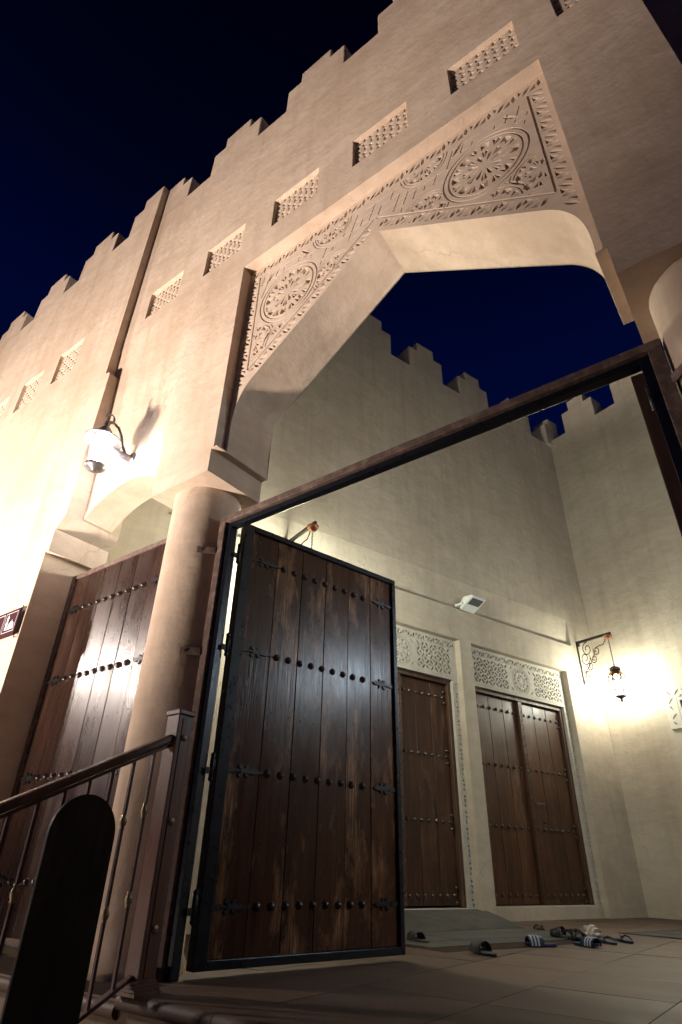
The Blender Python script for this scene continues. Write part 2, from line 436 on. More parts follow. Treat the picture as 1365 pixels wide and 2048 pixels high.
def fits(h, poly, margin, holes=()):
    return all(inside(p, poly) and poly_dist(p, poly) > margin for p in h)
def groove(a, b, w):
    dx, dz = b[0] - a[0], b[1] - a[1]; L = hypot(dx, dz); nx, nz = -dz / L * w / 2, dx / L * w / 2
    return [(a[0] + nx, a[1] + nz), (a[0] - nx, a[1] - nz), (b[0] - nx, b[1] - nz), (b[0] + nx, b[1] + nz)]
def arc_groove(cx, cz, r, a0, a1, w, n=10):
    o = [(cx + (r + w / 2) * cos(a0 + (a1 - a0) * i / n), cz + (r + w / 2) * sin(a0 + (a1 - a0) * i / n)) for i in range(n + 1)]
    i_ = [(cx + (r - w / 2) * cos(a0 + (a1 - a0) * i / n), cz + (r - w / 2) * sin(a0 + (a1 - a0) * i / n)) for i in range(n + 1)]
    return o + i_[::-1]
def border(a, b, w, period, d=0.02, flip=1):
    """eye, triangle, slanted leaf, triangle motif repeated from a to b; w = band width, band lies to the left of a->b"""
    L = hypot(b[0] - a[0], b[1] - a[1]); n = max(1, round(L / period)); p = L / n
    ux, uz = (b[0] - a[0]) / L, (b[1] - a[1]) / L; vx, vz = -uz, ux
    def P(u, v): return (a[0] + ux * u + vx * v, a[1] + uz * u + vz * v)
    ang = atan2(uz, ux); H = []
    for k in range(n):
        o = k * p; m = w / 2
        c = P(o + 0.13 * p, m); H.append((leaf(c[0], c[1], w * 0.80, p * 0.17, ang + pi / 2 - 0.15 * flip), d))
        c = P(o + 0.60 * p, m); H.append((leaf(c[0], c[1], w * 1.00, p * 0.16, ang + flip * 0.85), d))
        q = [P(o + 0.27 * p, w * 0.86), P(o + 0.55 * p, w * 0.86), P(o + 0.27 * p, w * 0.38)]
        q2 = [P(o + 0.93 * p, w * 0.14), P(o + 0.65 * p, w * 0.14), P(o + 0.93 * p, w * 0.62)]
        if flip < 0: q = [P(o + 0.27 * p, w * 0.14), P(o + 0.55 * p, w * 0.14), P(o + 0.27 * p, w * 0.62)]; q2 = [P(o + 0.93 * p, w * 0.86), P(o + 0.65 * p, w * 0.86), P(o + 0.93 * p, w * 0.38)]
        H += [(q, d), (q2, d)]
    return H
def medallion(cx, cz, R, d=0.022, rings=True, spokes=12, ph=0.0, g=None):
    H = []
    g = g or max(0.007, R * 0.042)
    if rings:
        for r in (R, R * 0.87):
            m = 24
            for k in range(m): H.append((arc_groove(cx, cz, r, 2 * pi * k / m, 2 * pi * (k + 1.002) / m, g, 2), d * 0.55))
    for k in range(spokes):
        a = ph + 2 * pi * k / spokes; h = pi / spokes
        def P(r, t): return (cx + R * r * cos(t), cz + R * r * sin(t))
        if k % 2 == 0:          # lobe: two wedges inside an incised arch
            H.append(([P(0.57, a - h * 0.10), P(0.78, a - h * 0.78), P(0.80, a - h * 0.12)], d))
            H.append(([P(0.57, a + h * 0.10), P(0.80, a + h * 0.12), P(0.78, a + h * 0.78)], d))
            H.append(([P(0.13, a), P(0.36, a - h * 0.72), P(0.44, a), P(0.36, a + h * 0.72)], d))
        else:
            H.append(([P(0.58, a - h * 0.75), P(0.78, a - h * 0.72), P(0.80, a), P(0.78, a + h * 0.72), P(0.58, a + h * 0.75), P(0.66, a)], d))
            H.append(([P(0.26, a - h * 0.25), P(0.50, a - h * 0.82), P(0.52, a - h * 0.10)], d))
            H.append(([P(0.26, a + h * 0.25), P(0.52, a + h * 0.10), P(0.50, a + h * 0.82)], d))
    return H

# ------------------------------------------------------------------ ground, platform, steps
X0, X1 = -2.61, -0.06                       # portal recess
XC = -1.337                                 # portal axis
GZ = -1.2
g = MB().add([(-120, -120, GZ), (120, -120, GZ), (120, 120, GZ), (-120, 120, GZ)], [(0, 1, 2, 3)]).build('ground', 'square')
structure(g)
PF = 1.93                                   # front edge of the platform
plat = structure(MB().box(-12, 4, PF + 0.012, 14, GZ - 0.05, -0.022).build('platform', 'ground'))
tile_me = MB().box(0.003, 0.597, 0.003, 0.597, -0.02, 0.0).mesh('floor_tile', 'tile')
base = structure(MB().box(-12, 4, PF + 0.013, 14, -0.0215, -0.006).build('court_floor', 'grout'))
ty0 = PF + 0.27
for i in range(-8, 5):
    for j in range(0, 14):
        x, y = -0.735 + 0.6 * i, ty0 + 0.6 * j
        if x < -5.4 or (x > 1.2 and y > 3) : continue
        if x < -3.3 and y > 2.3: continue
        put('floor_tile', tile_me, base, 0.0, (x, y, random.uniform(-0.0012, 0.0008)))
nos = [(PF + 0.265, 0.0)] + [(PF + 0.010 - 0.028 * sin(pi * i / 18), -0.028 + 0.028 * cos(pi * i / 18)) for i in range(19)] + [(PF + 0.265, -0.05)]
nos_me = MB().prism_yz(nos, 0.002, 0.558).mesh('nosing_stone', 'tile')
for i in range(6): put('nosing_stone', nos_me, plat, 0.0, (-2.53 + 0.56 * i, 0, 0.0015 + 0.0006 * (i % 2)))
put('nosing_stone', MB().prism_yz(nos, -5.4, -2.535).mesh('nosing_stone', 'tile'), plat, 0.0, (0, 0, -0.03))
for k in range(8):                          # steps down to the square
    z1 = -0.15 * (k + 1); yb = PF - 0.30 * k
    st = structure(MB().box(-2.50, 1.2, yb - 0.30, yb + 0.01, GZ - 0.02, z1 - 0.022).build('step', 'ground'))
    MB().prism_yz([(yb - 0.30 + (y - PF), z + z1) for y, z in nos], -2.50, 1.2).build('nosing_stone', 'tile', st)
# ------------------------------------------------------------------ the facade
fac = thing('mosque_facade', 'tall tan plaster facade with stepped battlements, lattice windows and an arched portal', 'building')
def arch_profile(n=14, sharp=False):
    """left half of the portal arch from the springing to the apex, (x, z)"""
    pts = [(-2.575, 2.88), (-2.577, 3.02)]
    p0, p1, p2 = (-2.577, 3.10), (-2.575, 3.372), (-2.40, 3.500)
    for i in range(n + 1):
        t = i / n
        if sharp:
            q = (-2.565, 3.378); A_, B_, u_ = (p0, q, 2 * t) if t < 0.5 else (q, p2, 2 * t - 1)
            pts.append((A_[0] + (B_[0] - A_[0]) * u_, A_[1] + (B_[1] - A_[1]) * u_)); continue
        pts.append(tuple((1 - t) ** 2 * a + 2 * t * (1 - t) * b + t * t * c for a, b, c in zip(p0, p1, p2)))
    pts.append((-2.0, 3.79)); pts.append((XC - 0.01, 4.272)); return pts
LEFT = arch_profile()
RIGHT = [(2 * XC - x, z) for x, z in LEFT][::-1]
ARCH = LEFT + RIGHT[1:]
# main wall: inverted U with the bay left open
BAY = (-4.34, -3.22)
win_main = [(-0.638 + 0.0 - 0.85 * k, 5.115) for k in range(0, 5)] + [(0.212 - 0.1, 5.115)]
def win_rect(x, z, w=0.50, h=0.38): return [(x, z), (x + w, z), (x + w, z + h), (x, z + h)]
holes = [win_rect(x, z, 0.50 if x < 0 else 0.34) for x, z in win_main]
BZ = 4.90
outl = [(-4.36, 7.1), (-4.36, BZ), (BAY[1], BZ), (BAY[1], 2.69), (-2.632, 2.69), (-2.632, 2.88), (X0, 2.88), (X0, 4.79), (X1, 4.79), (X1, 2.88), (-0.043, 2.88), (-0.043, 2.69), (0.51, 2.69), (0.51, 7.1)]
cdt_solid(outl, [h for h in holes], 2.0, 2.5).build('wall', 'facade', fac)
# bay wall above the side gate with its segmental arch
def seg_arch(xl, xr, z0, rise, n=18):
    c = (xl + xr) / 2; h = (xr - xl) / 2; R = (h * h + rise * rise) / (2 * rise)
    a = math.asin(h / R); return [(c + R * sin(-a + 2 * a * i / n), z0 + rise - R + R * cos(-a + 2 * a * i / n)) for i in range(n + 1)]
SA = seg_arch(-4.36, -3.10, 2.765, 0.30)
SAv = [p for p in SA if p[0] < BAY[1] - 0.005]
zx = SAv[-1][1]
bay = [(-4.36, BZ)] + SAv + [(BAY[1], zx - 0.01), (BAY[1], BZ)]
cdt_solid(bay, [], lambda x, z: 2.0 + 0.07 * min(1, (BZ - z) / 1.6), 2.34).build('bay_wall', 'facade', fac)
# left section, standing 8 cm forward
YL = 1.92
win_left = [(-5.585, 5.01), (-6.385, 4.99), (-7.185, 4.98), (-7.985, 4.98), (-8.785, 4.98)]
outl = [(-12, -0.03), (-4.40, -0.03), (-4.40, 2.56), (-4.355, 2.56), (-4.355, 2.76), (-4.25, 2.86), (-4.25, 4.42), (-4.27, 4.455), (-4.33, 4.47), (-4.345, 7.1), (-12, 7.1)]
cdt_solid(outl, [win_rect(x, z, 0.47, 0.46) for x, z in win_left], YL, 2.42).build('wall', 'facade', fac)
MB().box(-4.3995, -4.356, YL + 0.002, 2.419, 2.561, 2.759).build('impost', 'facade', fac, 0.006)
# right section, set back and in the dark
MB().box(0.5105, 4.0, 2.46, 2.9, -0.03, 7.1).build('wall', 'facade', fac, 0.012)
# merlons
def merlon_mesh(w, h1, h2, st, th, mat):
    p = [(0, -0.02), (w, -0.02), (w, h1), (w - st, h1), (w - st, h2), (st, h2), (st, h1), (0, h1)]
    return MB().prism_xz(p, 0, th).mesh('merlon', mat)
def vary(o): o.scale = (random.uniform(0.985, 1.015), 1, random.uniform(0.97, 1.03)); return o
mer = merlon_mesh(0.745, 0.42, 0.60, 0.175, 0.30, 'facade')
for x in (-4.62 + 0.0, -3.495, -2.361, -1.227, -0.10):
    if x < -4.5:
        MB().prism_xz([(-4.36, 7.08), (-3.875, 7.08), (-3.875, 7.52), (-4.05, 7.52), (-4.05, 7.70), (-4.36, 7.70)], 2.0, 2.3).build('merlon', 'facade', fac, 0.012)
    else: vary(put('merlon', mer, fac, 0.02, (x, 2.0, 7.1), 3))
for k in range(7):
    x = -5.225 + 0.35 - 1.13 * k
    if k == 0: MB().prism_xz([(-4.875, 7.08), (-4.345, 7.08), (-4.345, 7.70), (-4.70, 7.70), (-4.70, 7.52), (-4.875, 7.52)], YL, 2.22).build('merlon', 'facade', fac, 0.012)
    else: put('merlon', mer, fac, 0.012, (-5.225 + 0.01 - 0.745 - 1.005 * 0 - 1.0 * 0 - 1.13 * (k - 1), YL, 7.1), 3).scale = (1, 1, random.uniform(0.97, 1.03))
# lattice windows
def lattice(w, h, nx, nz):
    H = []; cw, ch = w / nx, h / nz
    for i in range(nx):
        for j in range(nz):
            cx, cz = cw * (i + 0.5), ch * (j + 0.5)
            if (i + j) % 2 == 0: H.append((star4(cx, cz, min(cw, ch) * 0.52, min(cw, ch) * 0.27, 0), 0.05))
            else: H.append((star4(cx, cz, min(cw, ch) * 0.50, min(cw, ch) * 0.29, pi / 4), 0.05))
    return carve([(-0.01, -0.01), (w + 0.01, -0.01), (w + 0.01, h + 0.01), (-0.01, h + 0.01)], H).mesh('window_screen', 'carve')
lat_a = lattice(0.50, 0.38, 8, 6); lat_b = lattice(0.47, 0.46, 7, 7); lat_c = lattice(0.34, 0.38, 6, 6)
for x, z in win_main: put('window_screen', lat_a if x < 0 else lat_c, fac, 0, (x, 2.036, z))
for x, z in win_left: put('window_screen', lat_b, fac, 0, (x, YL + 0.036, z))
# carved spandrel
YP = 2.09
panel = [(X0 - 0.004, 2.88)] + ARCH + [(X1 + 0.004, 2.88), (X1 + 0.004, 4.80), (X0 - 0.004, 4.80)]
H = []
BW = 0.10
xl, xr, zt = X0 + 0.022, X1 - 0.022, 4.770
H += border((xr, zt), (xl, zt), BW, 0.165, 0.030)                           # top band
# side bands
side = border((xl, zt - BW), (xl, 3.33), BW * 0.95, 0.165, 0.030)
H += [h for h in side if fits(h[0], panel, 0.012)]
side = border((xr, 3.33), (xr, zt - BW), BW * 0.95, 0.165, 0.030)
H += [h for h in side if fits(h[0], panel, 0.012)]
sl = (4.272 - 3.500) / (XC - 0.01 + 2.40); nrm = sqrt(1 + sl * sl); ox, oz = -sl / nrm * 0.016, 1 / nrm * 0.016
aL = (-2.50, 3.50 + sl * (-0.10)); apx = (XC, 4.28)
sideb = border((aL[0] + ox, aL[1] + oz), (apx[0] + ox, apx[1] + oz), BW * 0.92, 0.165, 0.030, -1)
H += [h for h in sideb if fits(h[0], panel, 0.008) and max(p[0] for p in h[0]) < XC - 0.004 and min(p[0] for p in h[0]) > xl + BW]
sideb = border((apx[0] - ox, apx[1] + oz), (2 * XC - aL[0] - ox, aL[1] + oz), BW * 0.92, 0.165, 0.030)
H += [h for h in sideb if fits(h[0], panel, 0.008) and min(p[0] for p in h[0]) > XC + 0.004 and max(p[0] for p in h[0]) < xr - BW]
# inner field
off = BW + 0.022
iz = lambda x: 4.272 + off * nrm - sl * abs(x - XC)
ixl, ixr, izt = xl + BW + 0.004, xr - BW - 0.004, zt - BW - 0.004
field = [(ixl, iz(ixl)), (XC, iz(XC)), (ixr, iz(ixr)), (ixr, izt), (ixl, izt)]
for a, b in ((field[0], field[1]), (field[1], field[2]), (field[2], field[3]), (field[4], field[0])):
    H.append((groove(a, b, 0.011) if False else groove((a[0] + (b[0] - a[0]) * 0.006, a[1] + (b[1] - a[1]) * 0.006), (b[0] - (b[0] - a[0]) * 0.006, b[1] - (b[1] - a[1]) * 0.006), 0.014), 0.018))
meds = []
for sgn in (-1, 1):
    meds += [(XC + sgn * 0.81, 4.225, 0.285), (XC + sgn * 0.80, 3.735, 0.215), (XC + sgn * 1.115, 3.86, 0.19), (XC + sgn * 0.375, 4.135, 0.185), (XC + sgn * 0.40, 4.655, 0.185)]
def cen(h): return (sum(p[0] for p in h) / len(h), sum(p[1] for p in h) / len(h))
for i, (cx, cz, R) in enumerate(meds):
    for h, d in medallion(cx, cz, R, 0.028, True, 16 if R > 0.25 else 12, 0.26):
        c_ = cen(h)
        if not fits(h, field, 0.003): continue
        if i % 5 and any(hypot(c_[0] - a, c_[1] - b) < r * 1.08 for j, (a, b, r) in enumerate(meds) if j != i and j % 5 == 0): continue
        if any(hypot(c_[0] - a, c_[1] - b) < r * 1.02 for j, (a, b, r) in enumerate(meds) if j < i and j % 5): continue
        H.append((h, d))
# incised lattice between the medallions
def free(p): return inside(p, field) and poly_dist(p, field) > 0.018 and all(hypot(p[0] - a, p[1] - b) > r * 1.09 for a, b, r in meds)
st = 0.078
for i in range(-40, 60):
    for j in range(0, 24):
        z = 3.2 + st * j; x = X0 + st * i + 0.35 * st * j
        for (dx, dz) in ((st, 0.0), (0.35 * st, st)):
            a = (x - dx * 0.12, z - dz * 0.12); b = (x + dx * 1.12, z + dz * 1.12)
            a2 = (x + dx * 0.1, z + dz * 0.1); b2 = (x + dx * 0.62, z + dz * 0.62)
            if free(a) and free(b):
                if random.random() < 0.85: H.append((groove(a, b, 0.0085), 0.010 + random.uniform(-0.0004, 0.0004)))
            elif free(a2) and free(b2): H.append((groove(a2, b2, 0.0085), 0.010))
# a few larger slashes beside the medallions
for sgn in (-1, 1):
    for (dx, dz, an) in ((0.66, 4.59, 0.9), (0.97, 3.86, -0.9), (1.02, 4.55, 2.3)):
        h = leaf(XC + sgn * dx, dz, 0.14, 0.026, an if sgn > 0 else pi - an)
        if fits(h, field, 0.01): H.append((h, 0.03))
carve(panel, H, YP).build('carved_spandrel', 'carve', fac)
# arch lining (soffit and reveals) and its back face
mb = MB(); n = len(ARCH)
lining = ARCH; back_l = arch_profile(sharp=True) + RIGHT[1:]
mb.add([(x, YP, z) for x, z in lining] + [(x, 2.5, z) for x, z in back_l], [(i, i + 1, n + i + 1, n + i) for i in range(n - 1)], True)
mb.build('arch_soffit', 'facade', fac)
e = fac.children[-1].modifiers.new('split', 'EDGE_SPLIT'); e.split_angle = radians(30)
cdt_solid([(X0 - 0.004, 2.88)] + back_l + [(X1 + 0.004, 2.88), (X1 + 0.004, 4.80), (X0 - 0.004, 4.80)], [], 2.49, 2.5).build('arch_back', 'court', fac)
for xa, xb in ((X0 - 0.022, -2.575), (-0.099, X1 + 0.017)):                 # ledge under the reveal
    MB().box(xa, xb, YP - 0.0895, 2.4995, 2.8695, 2.8805).build('impost_ledge', 'facade', fac, 0.003)
# columns
for cx in (-2.953, 0.263):
    prof = [(0.2358 + d_, z_) for d_, z_ in ((0.014, -0.01), (0.014, 0.055), (0.003, 0.075), (0.001, 0.5), (0.0, 1.4), (-0.0015, 2.0), (0.0, 2.60), (0.0, 2.70))]
    MB().lathe(prof, 64, (cx, 2.30, 0)).build('column', 'facade', fac)

# ------------------------------------------------------------------ the courtyard building
A_D = radians(90) - radians(55.4) + (radians(-52.88) + pi - radians(90))    # direction of the door wall in the facade frame
dx_, dy_ = 0.31366, 0.94954
rzc = atan2(dy_, dx_)
P0 = Vector((-3.078, 7.413, 0))
crt = thing('courtyard_building', 'tan plaster courtyard walls with battlements and two pairs of old wooden doors', 'building', P0, rzc)
def cw(s, off, z): return P0 + Vector((dx_ * s - dy_ * off, dy_ * s + dx_ * off, z))
SC = 2.57; TOPZ = 7.74
D2 = (-0.285, 1.76); D1 = (-2.42, -0.50); RZ = 3.08
LZ = 3.52
# lower wall with the two recesses, upper wall that grows out of the ledge
low = [(-5.2, -0.03), (D1[0], -0.03), (D1[0], RZ), (D1[1], RZ), (D1[1], -0.03), (D2[0], -0.03), (D2[0], RZ), (D2[1], RZ), (D2[1], -0.03), (SC + 0.3, -0.03), (SC + 0.3, TOPZ), (2.02, TOPZ), (2.0, LZ), (-4.6, LZ), (-4.62, TOPZ), (-5.2, TOPZ)]
cdt_solid(low, [], 0.0, 0.4).build('wall', 'court', crt)
up = [(-4.62, LZ - 0.02), (2.02, LZ - 0.02), (2.02, 3.95), (2.02, TOPZ), (-4.62, TOPZ), (-4.62, 3.95)]
cdt_solid(up, [], lambda x, z: 0.0015 + 0.085 * max(0, min(1, (3.95 - z) / 0.43)), 0.39).build('upper_wall', 'court', crt)
# end wall and the wall on the right
MB().box(SC, SC + 0.4, -7.0, -0.0, -0.03, TOPZ + 0.1).build('wall', 'court', crt, 0.012)
MB().box(-3.1, SC - 0.002, -5.9, -5.5, -0.03, TOPZ).build('wall', 'court', crt, 0.012)
cm = merlon_mesh(0.765, 0.46, 0.66, 0.19, 0.32, 'court')
for s in (-4.646, -3.469, -2.292, -1.115, 0.062, 1.24): vary(put('merlon', cm, crt, 0.02, (s, 0.0, TOPZ), 3))
cm2 = merlon_mesh(0.66, 0.46, 0.66, 0.16, 0.32, 'court')
MB().prism_xz([(2.42, TOPZ - 0.02), (SC + 0.28, TOPZ - 0.02), (SC + 0.28, TOPZ + 0.66), (2.56, TOPZ + 0.66), (2.56, TOPZ + 0.46), (2.42, TOPZ + 0.46)], -0.06, 0.3).build('merlon', 'court', crt, 0.012)
for k in range(5): put('merlon', cm2, crt, 0.012, (SC, -0.373 - 1.06 * k, TOPZ + 0.1), 2, (0, 0, -pi / 2))
# carved door surrounds: frieze over the door and borders down the jambs
RY = 0.09
def frieze(x0, x1, z0, z1, cxm):
    H = []
    bw = 0.085
    H += border((x1 - 0.02, z1 - 0.015), (x0 + 0.02, z1 - 0.015), bw, 0.17, 0.028)
    fx0, fx1, fz0, fz1 = x0 + 0.10, x1 - 0.10, z0 + 0.05, z1 - bw - 0.025
    c = 0.074; nz = round((fz1 - fz0) / c); c = (fz1 - fz0) / nz
    for side in (-1, 1):
        xs0, xs1 = (fx0, cxm - 0.27) if side < 0 else (cxm + 0.27, fx1)
        nx = max(1, round((xs1 - xs0) / c)); cx_ = (xs1 - xs0) / nx
        for i in range(nx):
            for j in range(nz):
                ax, az_ = xs0 + cx_ * (i + 0.5), fz0 + c * (j + 0.5)
                H.append((leaf(ax, az_, c * 1.16, c * 0.42, (pi / 4 if (i + j) % 2 else -pi / 4), 4), 0.030))
                if i and j and (i + j) % 2 == 0: H.append((star4(ax - cx_ / 2, az_ - c / 2, c * 0.46, c * 0.15, 0), 0.030))
    H += medallion(cxm, (fz0 + fz1) / 2 - 0.005, 0.185, 0.026, True, 16)
    for sx_ in (-1, 1):
        for sz_ in (-1, 1):
            H.append((leaf(cxm + sx_ * 0.20, (fz0 + fz1) / 2 + sz_ * 0.145, 0.075, 0.022, sx_ * sz_ * -pi / 4 if sx_ * sz_ < 0 else pi / 4 * -1, 4), 0.016))
    H.append((groove((x0 + 0.1, z0 + 0.028), (x1 - 0.1, z0 + 0.028), 0.007), 0.006))
    H.append((groove((x0 + 0.1, z1 - bw - 0.012), (x1 - 0.1, z1 - bw - 0.012), 0.006), 0.006))
    out = []
    for h, d in H:
        if fits(h, [(x0, z0), (x1, z0), (x1, z1), (x0, z1)], 0.004): out.append((h, d))
    return out
def surround(D, zb, cxm):
    x0, x1 = D; bw = 0.092; zf = 2.55
    ol = [(x0 - 0.004, zb), (x0 + bw, zb), (x0 + bw, zf), (x1 - bw, zf), (x1 - bw, zb), (x1 + 0.004, zb), (x1 + 0.004, RZ + 0.004), (x0 - 0.004, RZ + 0.004)]
    H = frieze(x0, x1, zf, RZ - 0.01, cxm)
    H += border((x1 - 0.008, zb + 0.03), (x1 - 0.008, zf - 0.02), 0.080, 0.17, 0.026)
    H += border((x0 + 0.008, zf - 0.02), (x0 + 0.008, zb + 0.03), 0.080, 0.17, 0.026)
    carve(ol, H, RY).build('carved_surround', 'carve_court', crt)
    # lining between the surround and the door frame
    MB().box(x0 + 0.05, x0 + bw, RY + 0.002, 0.399, zb, zf + 0.05).build('jamb', 'carve_court', crt)
    MB().box(x1 - bw, x1 - 0.05, RY + 0.002, 0.399, zb, zf + 0.05).build('jamb', 'carve_court', crt)
    MB().box(x0 + bw, x1 - bw, RY + 0.002, 0.399, zf, zf + 0.05).build('lintel', 'carve_court', crt)
surround(D2, -0.02, 0.775); surround(D1, -0.02, -1.46)
MB().box(D2[0] + 0.001, D2[1] - 0.001, RY - 0.012, 0.39, -0.02, 0.135).build('threshold', 'court', crt, 0.008)
MB().box(D1[0] + 0.001, D1[1] - 0.001, RY - 0.012, 0.39, -0.02, 0.125).build('threshold', 'court', crt, 0.008)
# studded double doors
stud_me = MB().lathe([(0.021, 0.0), (0.0215, -0.003), (0.019, -0.006), (0.0165, -0.013), (0.011, -0.019), (0.004, -0.022), (0.0, -0.0225)], 14, axis='y').mesh('stud', 'stud')
def door(D, cm_, parts_half=None):
    x0, x1 = D[0] + 0.092, D[1] - 0.092; zb, zt_ = 0.135, 2.55
    d = bpy.data.objects.new('door', None); COL.objects.link(d); d.parent = crt
    fw, yf = 0.055, 0.135
    MB().box(x0, x0 + fw, yf, 0.26, zb, zt_).build('door_frame', 'frame_wood', d, 0.006)
    MB().box(x1 - fw, x1, yf, 0.26, zb, zt_).build('door_frame', 'frame_wood', d, 0.006)
    MB().box(x0 + fw, x1 - fw, yf + 0.0015, 0.2585, zt_ - fw, zt_ - 0.001).build('door_frame', 'frame_wood', d, 0.006)
    yp = 0.185
    mw = 0.042
    for a, b in ((x0 + fw + 0.004, cm_ - mw), (cm_ + mw, x1 - fw - 0.004)):
        w = (b - a) / 3
        for i in range(3):
            MB().box(0.003, w - 0.003, 0, 0.04, zb + 0.012, zt_ - fw - 0.006).build('plank', 'door_wood', d, 0.004, (a + w * i, yp + random.uniform(0, 0.003), 0))
        for z in (2.33, 1.63, 0.935, 0.235):
            for i in range(7):
                put('stud', stud_me, d, 0, (a + 0.06 + (b - a - 0.12) * i / 6, yp - 0.001, z))
            edge_x = a + 0.035 if a < cm_ else b - 0.035
            for dz in (-0.068, 0.068): put('stud', stud_me, d, 0, (edge_x, yp - 0.001, z + dz))
    # carved cover strip on the meeting edge
    sH = []
    z = zb + 0.05; k = 0
    while z < zt_ - fw - 0.10:
        s_ = -1 if k % 2 else 1
        sH.append((leaf(0, z + 0.02, 0.05, 0.014, pi / 4 * s_, 4), 0.008))
        sH.append(([(-0.026 * s_, z + 0.030), (-0.026 * s_, z + 0.052), (-0.008 * s_, z + 0.052)], 0.008))
        z += 0.055; k += 1
    sm = carve([(-mw + 0.006, zb + 0.01), (mw - 0.006, zb + 0.01), (mw - 0.006, zt_ - fw - 0.004), (-mw + 0.006, zt_ - fw - 0.004)], sH, 0)
    sm.box(-mw + 0.006, mw - 0.006, 0.0085, 0.07, zb + 0.011, zt_ - fw - 0.005)
    sm.build('cover_strip', 'frame_wood', d, 0, (cm_, yp - 0.045, 0))
    return d
dr2 = door(D2, 0.74)
dr1 = door(D1, -1.46)
b = MB().tube([(0.80, 0.165, 1.23), (1.02, 0.165, 1.23)], 0.009, 10); b.tube([(0.80, 0.165, 1.23), (0.80, 0.13, 1.23), (0.80, 0.125, 1.20)], 0.007, 8)
b.build('bolt', 'stud', dr2)
pl = MB().box(0.882, 0.922, 0.115, 0.132, 0.985, 1.035)
pl.tube([(0.89, 0.124, 1.033), (0.89, 0.124, 1.06), (0.902, 0.124, 1.072), (0.914, 0.124, 1.06), (0.914, 0.124, 1.033)], 0.004, 8)
pl.build('padlock', 'stud', dr2)
# carved screen round a small window on the end wall
wp = [(0.955, 2.20), (2.05, 2.20), (2.05, 2.725), (0.955, 2.725)]
H = []
c = 0.104
for i in range(10):
    for j in range(5):
        ax, az_ = 0.99 + c * (i + 0.5), 2.205 + c * (j + 0.5)
        if 1.12 < ax < 1.9 and az_ < 2.62: continue
        H.append((leaf(ax, az_, c * 1.02, c * 0.28, (pi / 4 if (i + j) % 2 else -pi / 4), 4), 0.018))
        if i and j and (i + j) % 2 == 0: H.append((star4(ax - c / 2, az_ - c / 2, c * 0.34, c * 0.10, pi / 8), 0.018))
H.append(([(1.16, 2.22), (1.88, 2.22), (1.88, 2.56), (1.16, 2.56)], 0.045))
for a, b_ in (((1.125, 2.215), (1.125, 2.60)), ((1.125, 2.603), (1.91, 2.603))): H.append((groove(a, b_, 0.007), 0.008))
H = [h for h in H if fits(h[0], wp, 0.004)]
sc = carve(wp, H, 0.0)
sc.v = [(x, y, z) for x, y, z in sc.v]
scr = sc.build('carved_screen', 'carve_court', crt)
scr.location = (SC - 0.028, 0, 0); scr.rotation_euler = (0, 0, -pi / 2)
fr = MB()
for q in ((0.945, 2.063, 2.715, 2.74), (0.945, 2.063, 2.187, 2.205)): fr.box(q[0], q[1], 0.0005, 0.0275, q[2], q[3])
fr2 = MB().box(0.945, 0.96, 0.001, 0.0275, 2.2, 2.72).build('screen_edge', 'carve_court', crt, 0, None); fr2.location = (SC - 0.029, 0, 0); fr2.rotation_euler = (0, 0, -pi / 2)
f3 = MB().box(0.945, 2.063, 0.001, 0.0275, 2.716, 2.738).build('screen_edge', 'carve_court', crt); f3.location = (SC - 0.029, 0, 0); f3.rotation_euler = (0, 0, -pi / 2)
pane = MB().box(1.165, 1.875, 0, 0.006, 2.225, 2.555).build('window_pane', 'floodglass', crt); pane.location = (SC - 0.012, 0, 0); pane.rotation_euler = (0, 0, -pi / 2)

# ramp and grey pavers in the courtyard
ramp_o = tag(MB().add([(-2.75, 0.085, -0.01), (-0.36, 0.085, -0.01), (-0.62, -0.64, -0.01), (-2.75, -0.66, -0.01), (-2.75, 0.085, 0.128), (-0.40, 0.085, 0.118), (-0.62, -0.64, 0.012), (-2.75, -0.66, 0.012)],
     [(0, 3, 2, 1), (4, 5, 6, 7), (0, 1, 5, 4), (1, 2, 6, 5), (2, 3, 7, 6), (3, 0, 4, 7)]).build('ramp', 'cement', None, 0.006), 'low grey cement ramp rising to the threshold of the left courtyard door', 'ramp')
ramp_o.location = P0; ramp_o.rotation_euler = (0, 0, rzc)
pav = structure(MB().box(-2.75, -0.62, -1.76, -0.645, -0.004, 0.0025).build('paving', 'grout')); pav.location = P0; pav.rotation_euler = (0, 0, rzc)
pm = MB().box(0.003, 0.294, 0.003, 0.294, -0.004, 0.008).mesh('paver', 'grey_tile')
for i in range(7):
    for j in range(3): put('paver', pm, pav, 0, (-2.70 + 0.297 * i, -1.55 + 0.297 * j, random.uniform(-0.001, 0.001)))
pav2 = structure(MB().box(-0.12, 2.5, -3.6, -1.30, -0.004, 0.0025).build('paving', 'grout')); pav2.location = P0; pav2.rotation_euler = (0, 0, rzc)
for i in range(8):
    for j in range(7): put('paver', pm, pav2, 0, (-0.10 + 0.297 * i, -3.45 + 0.297 * j, random.uniform(-0.001, 0.001)))

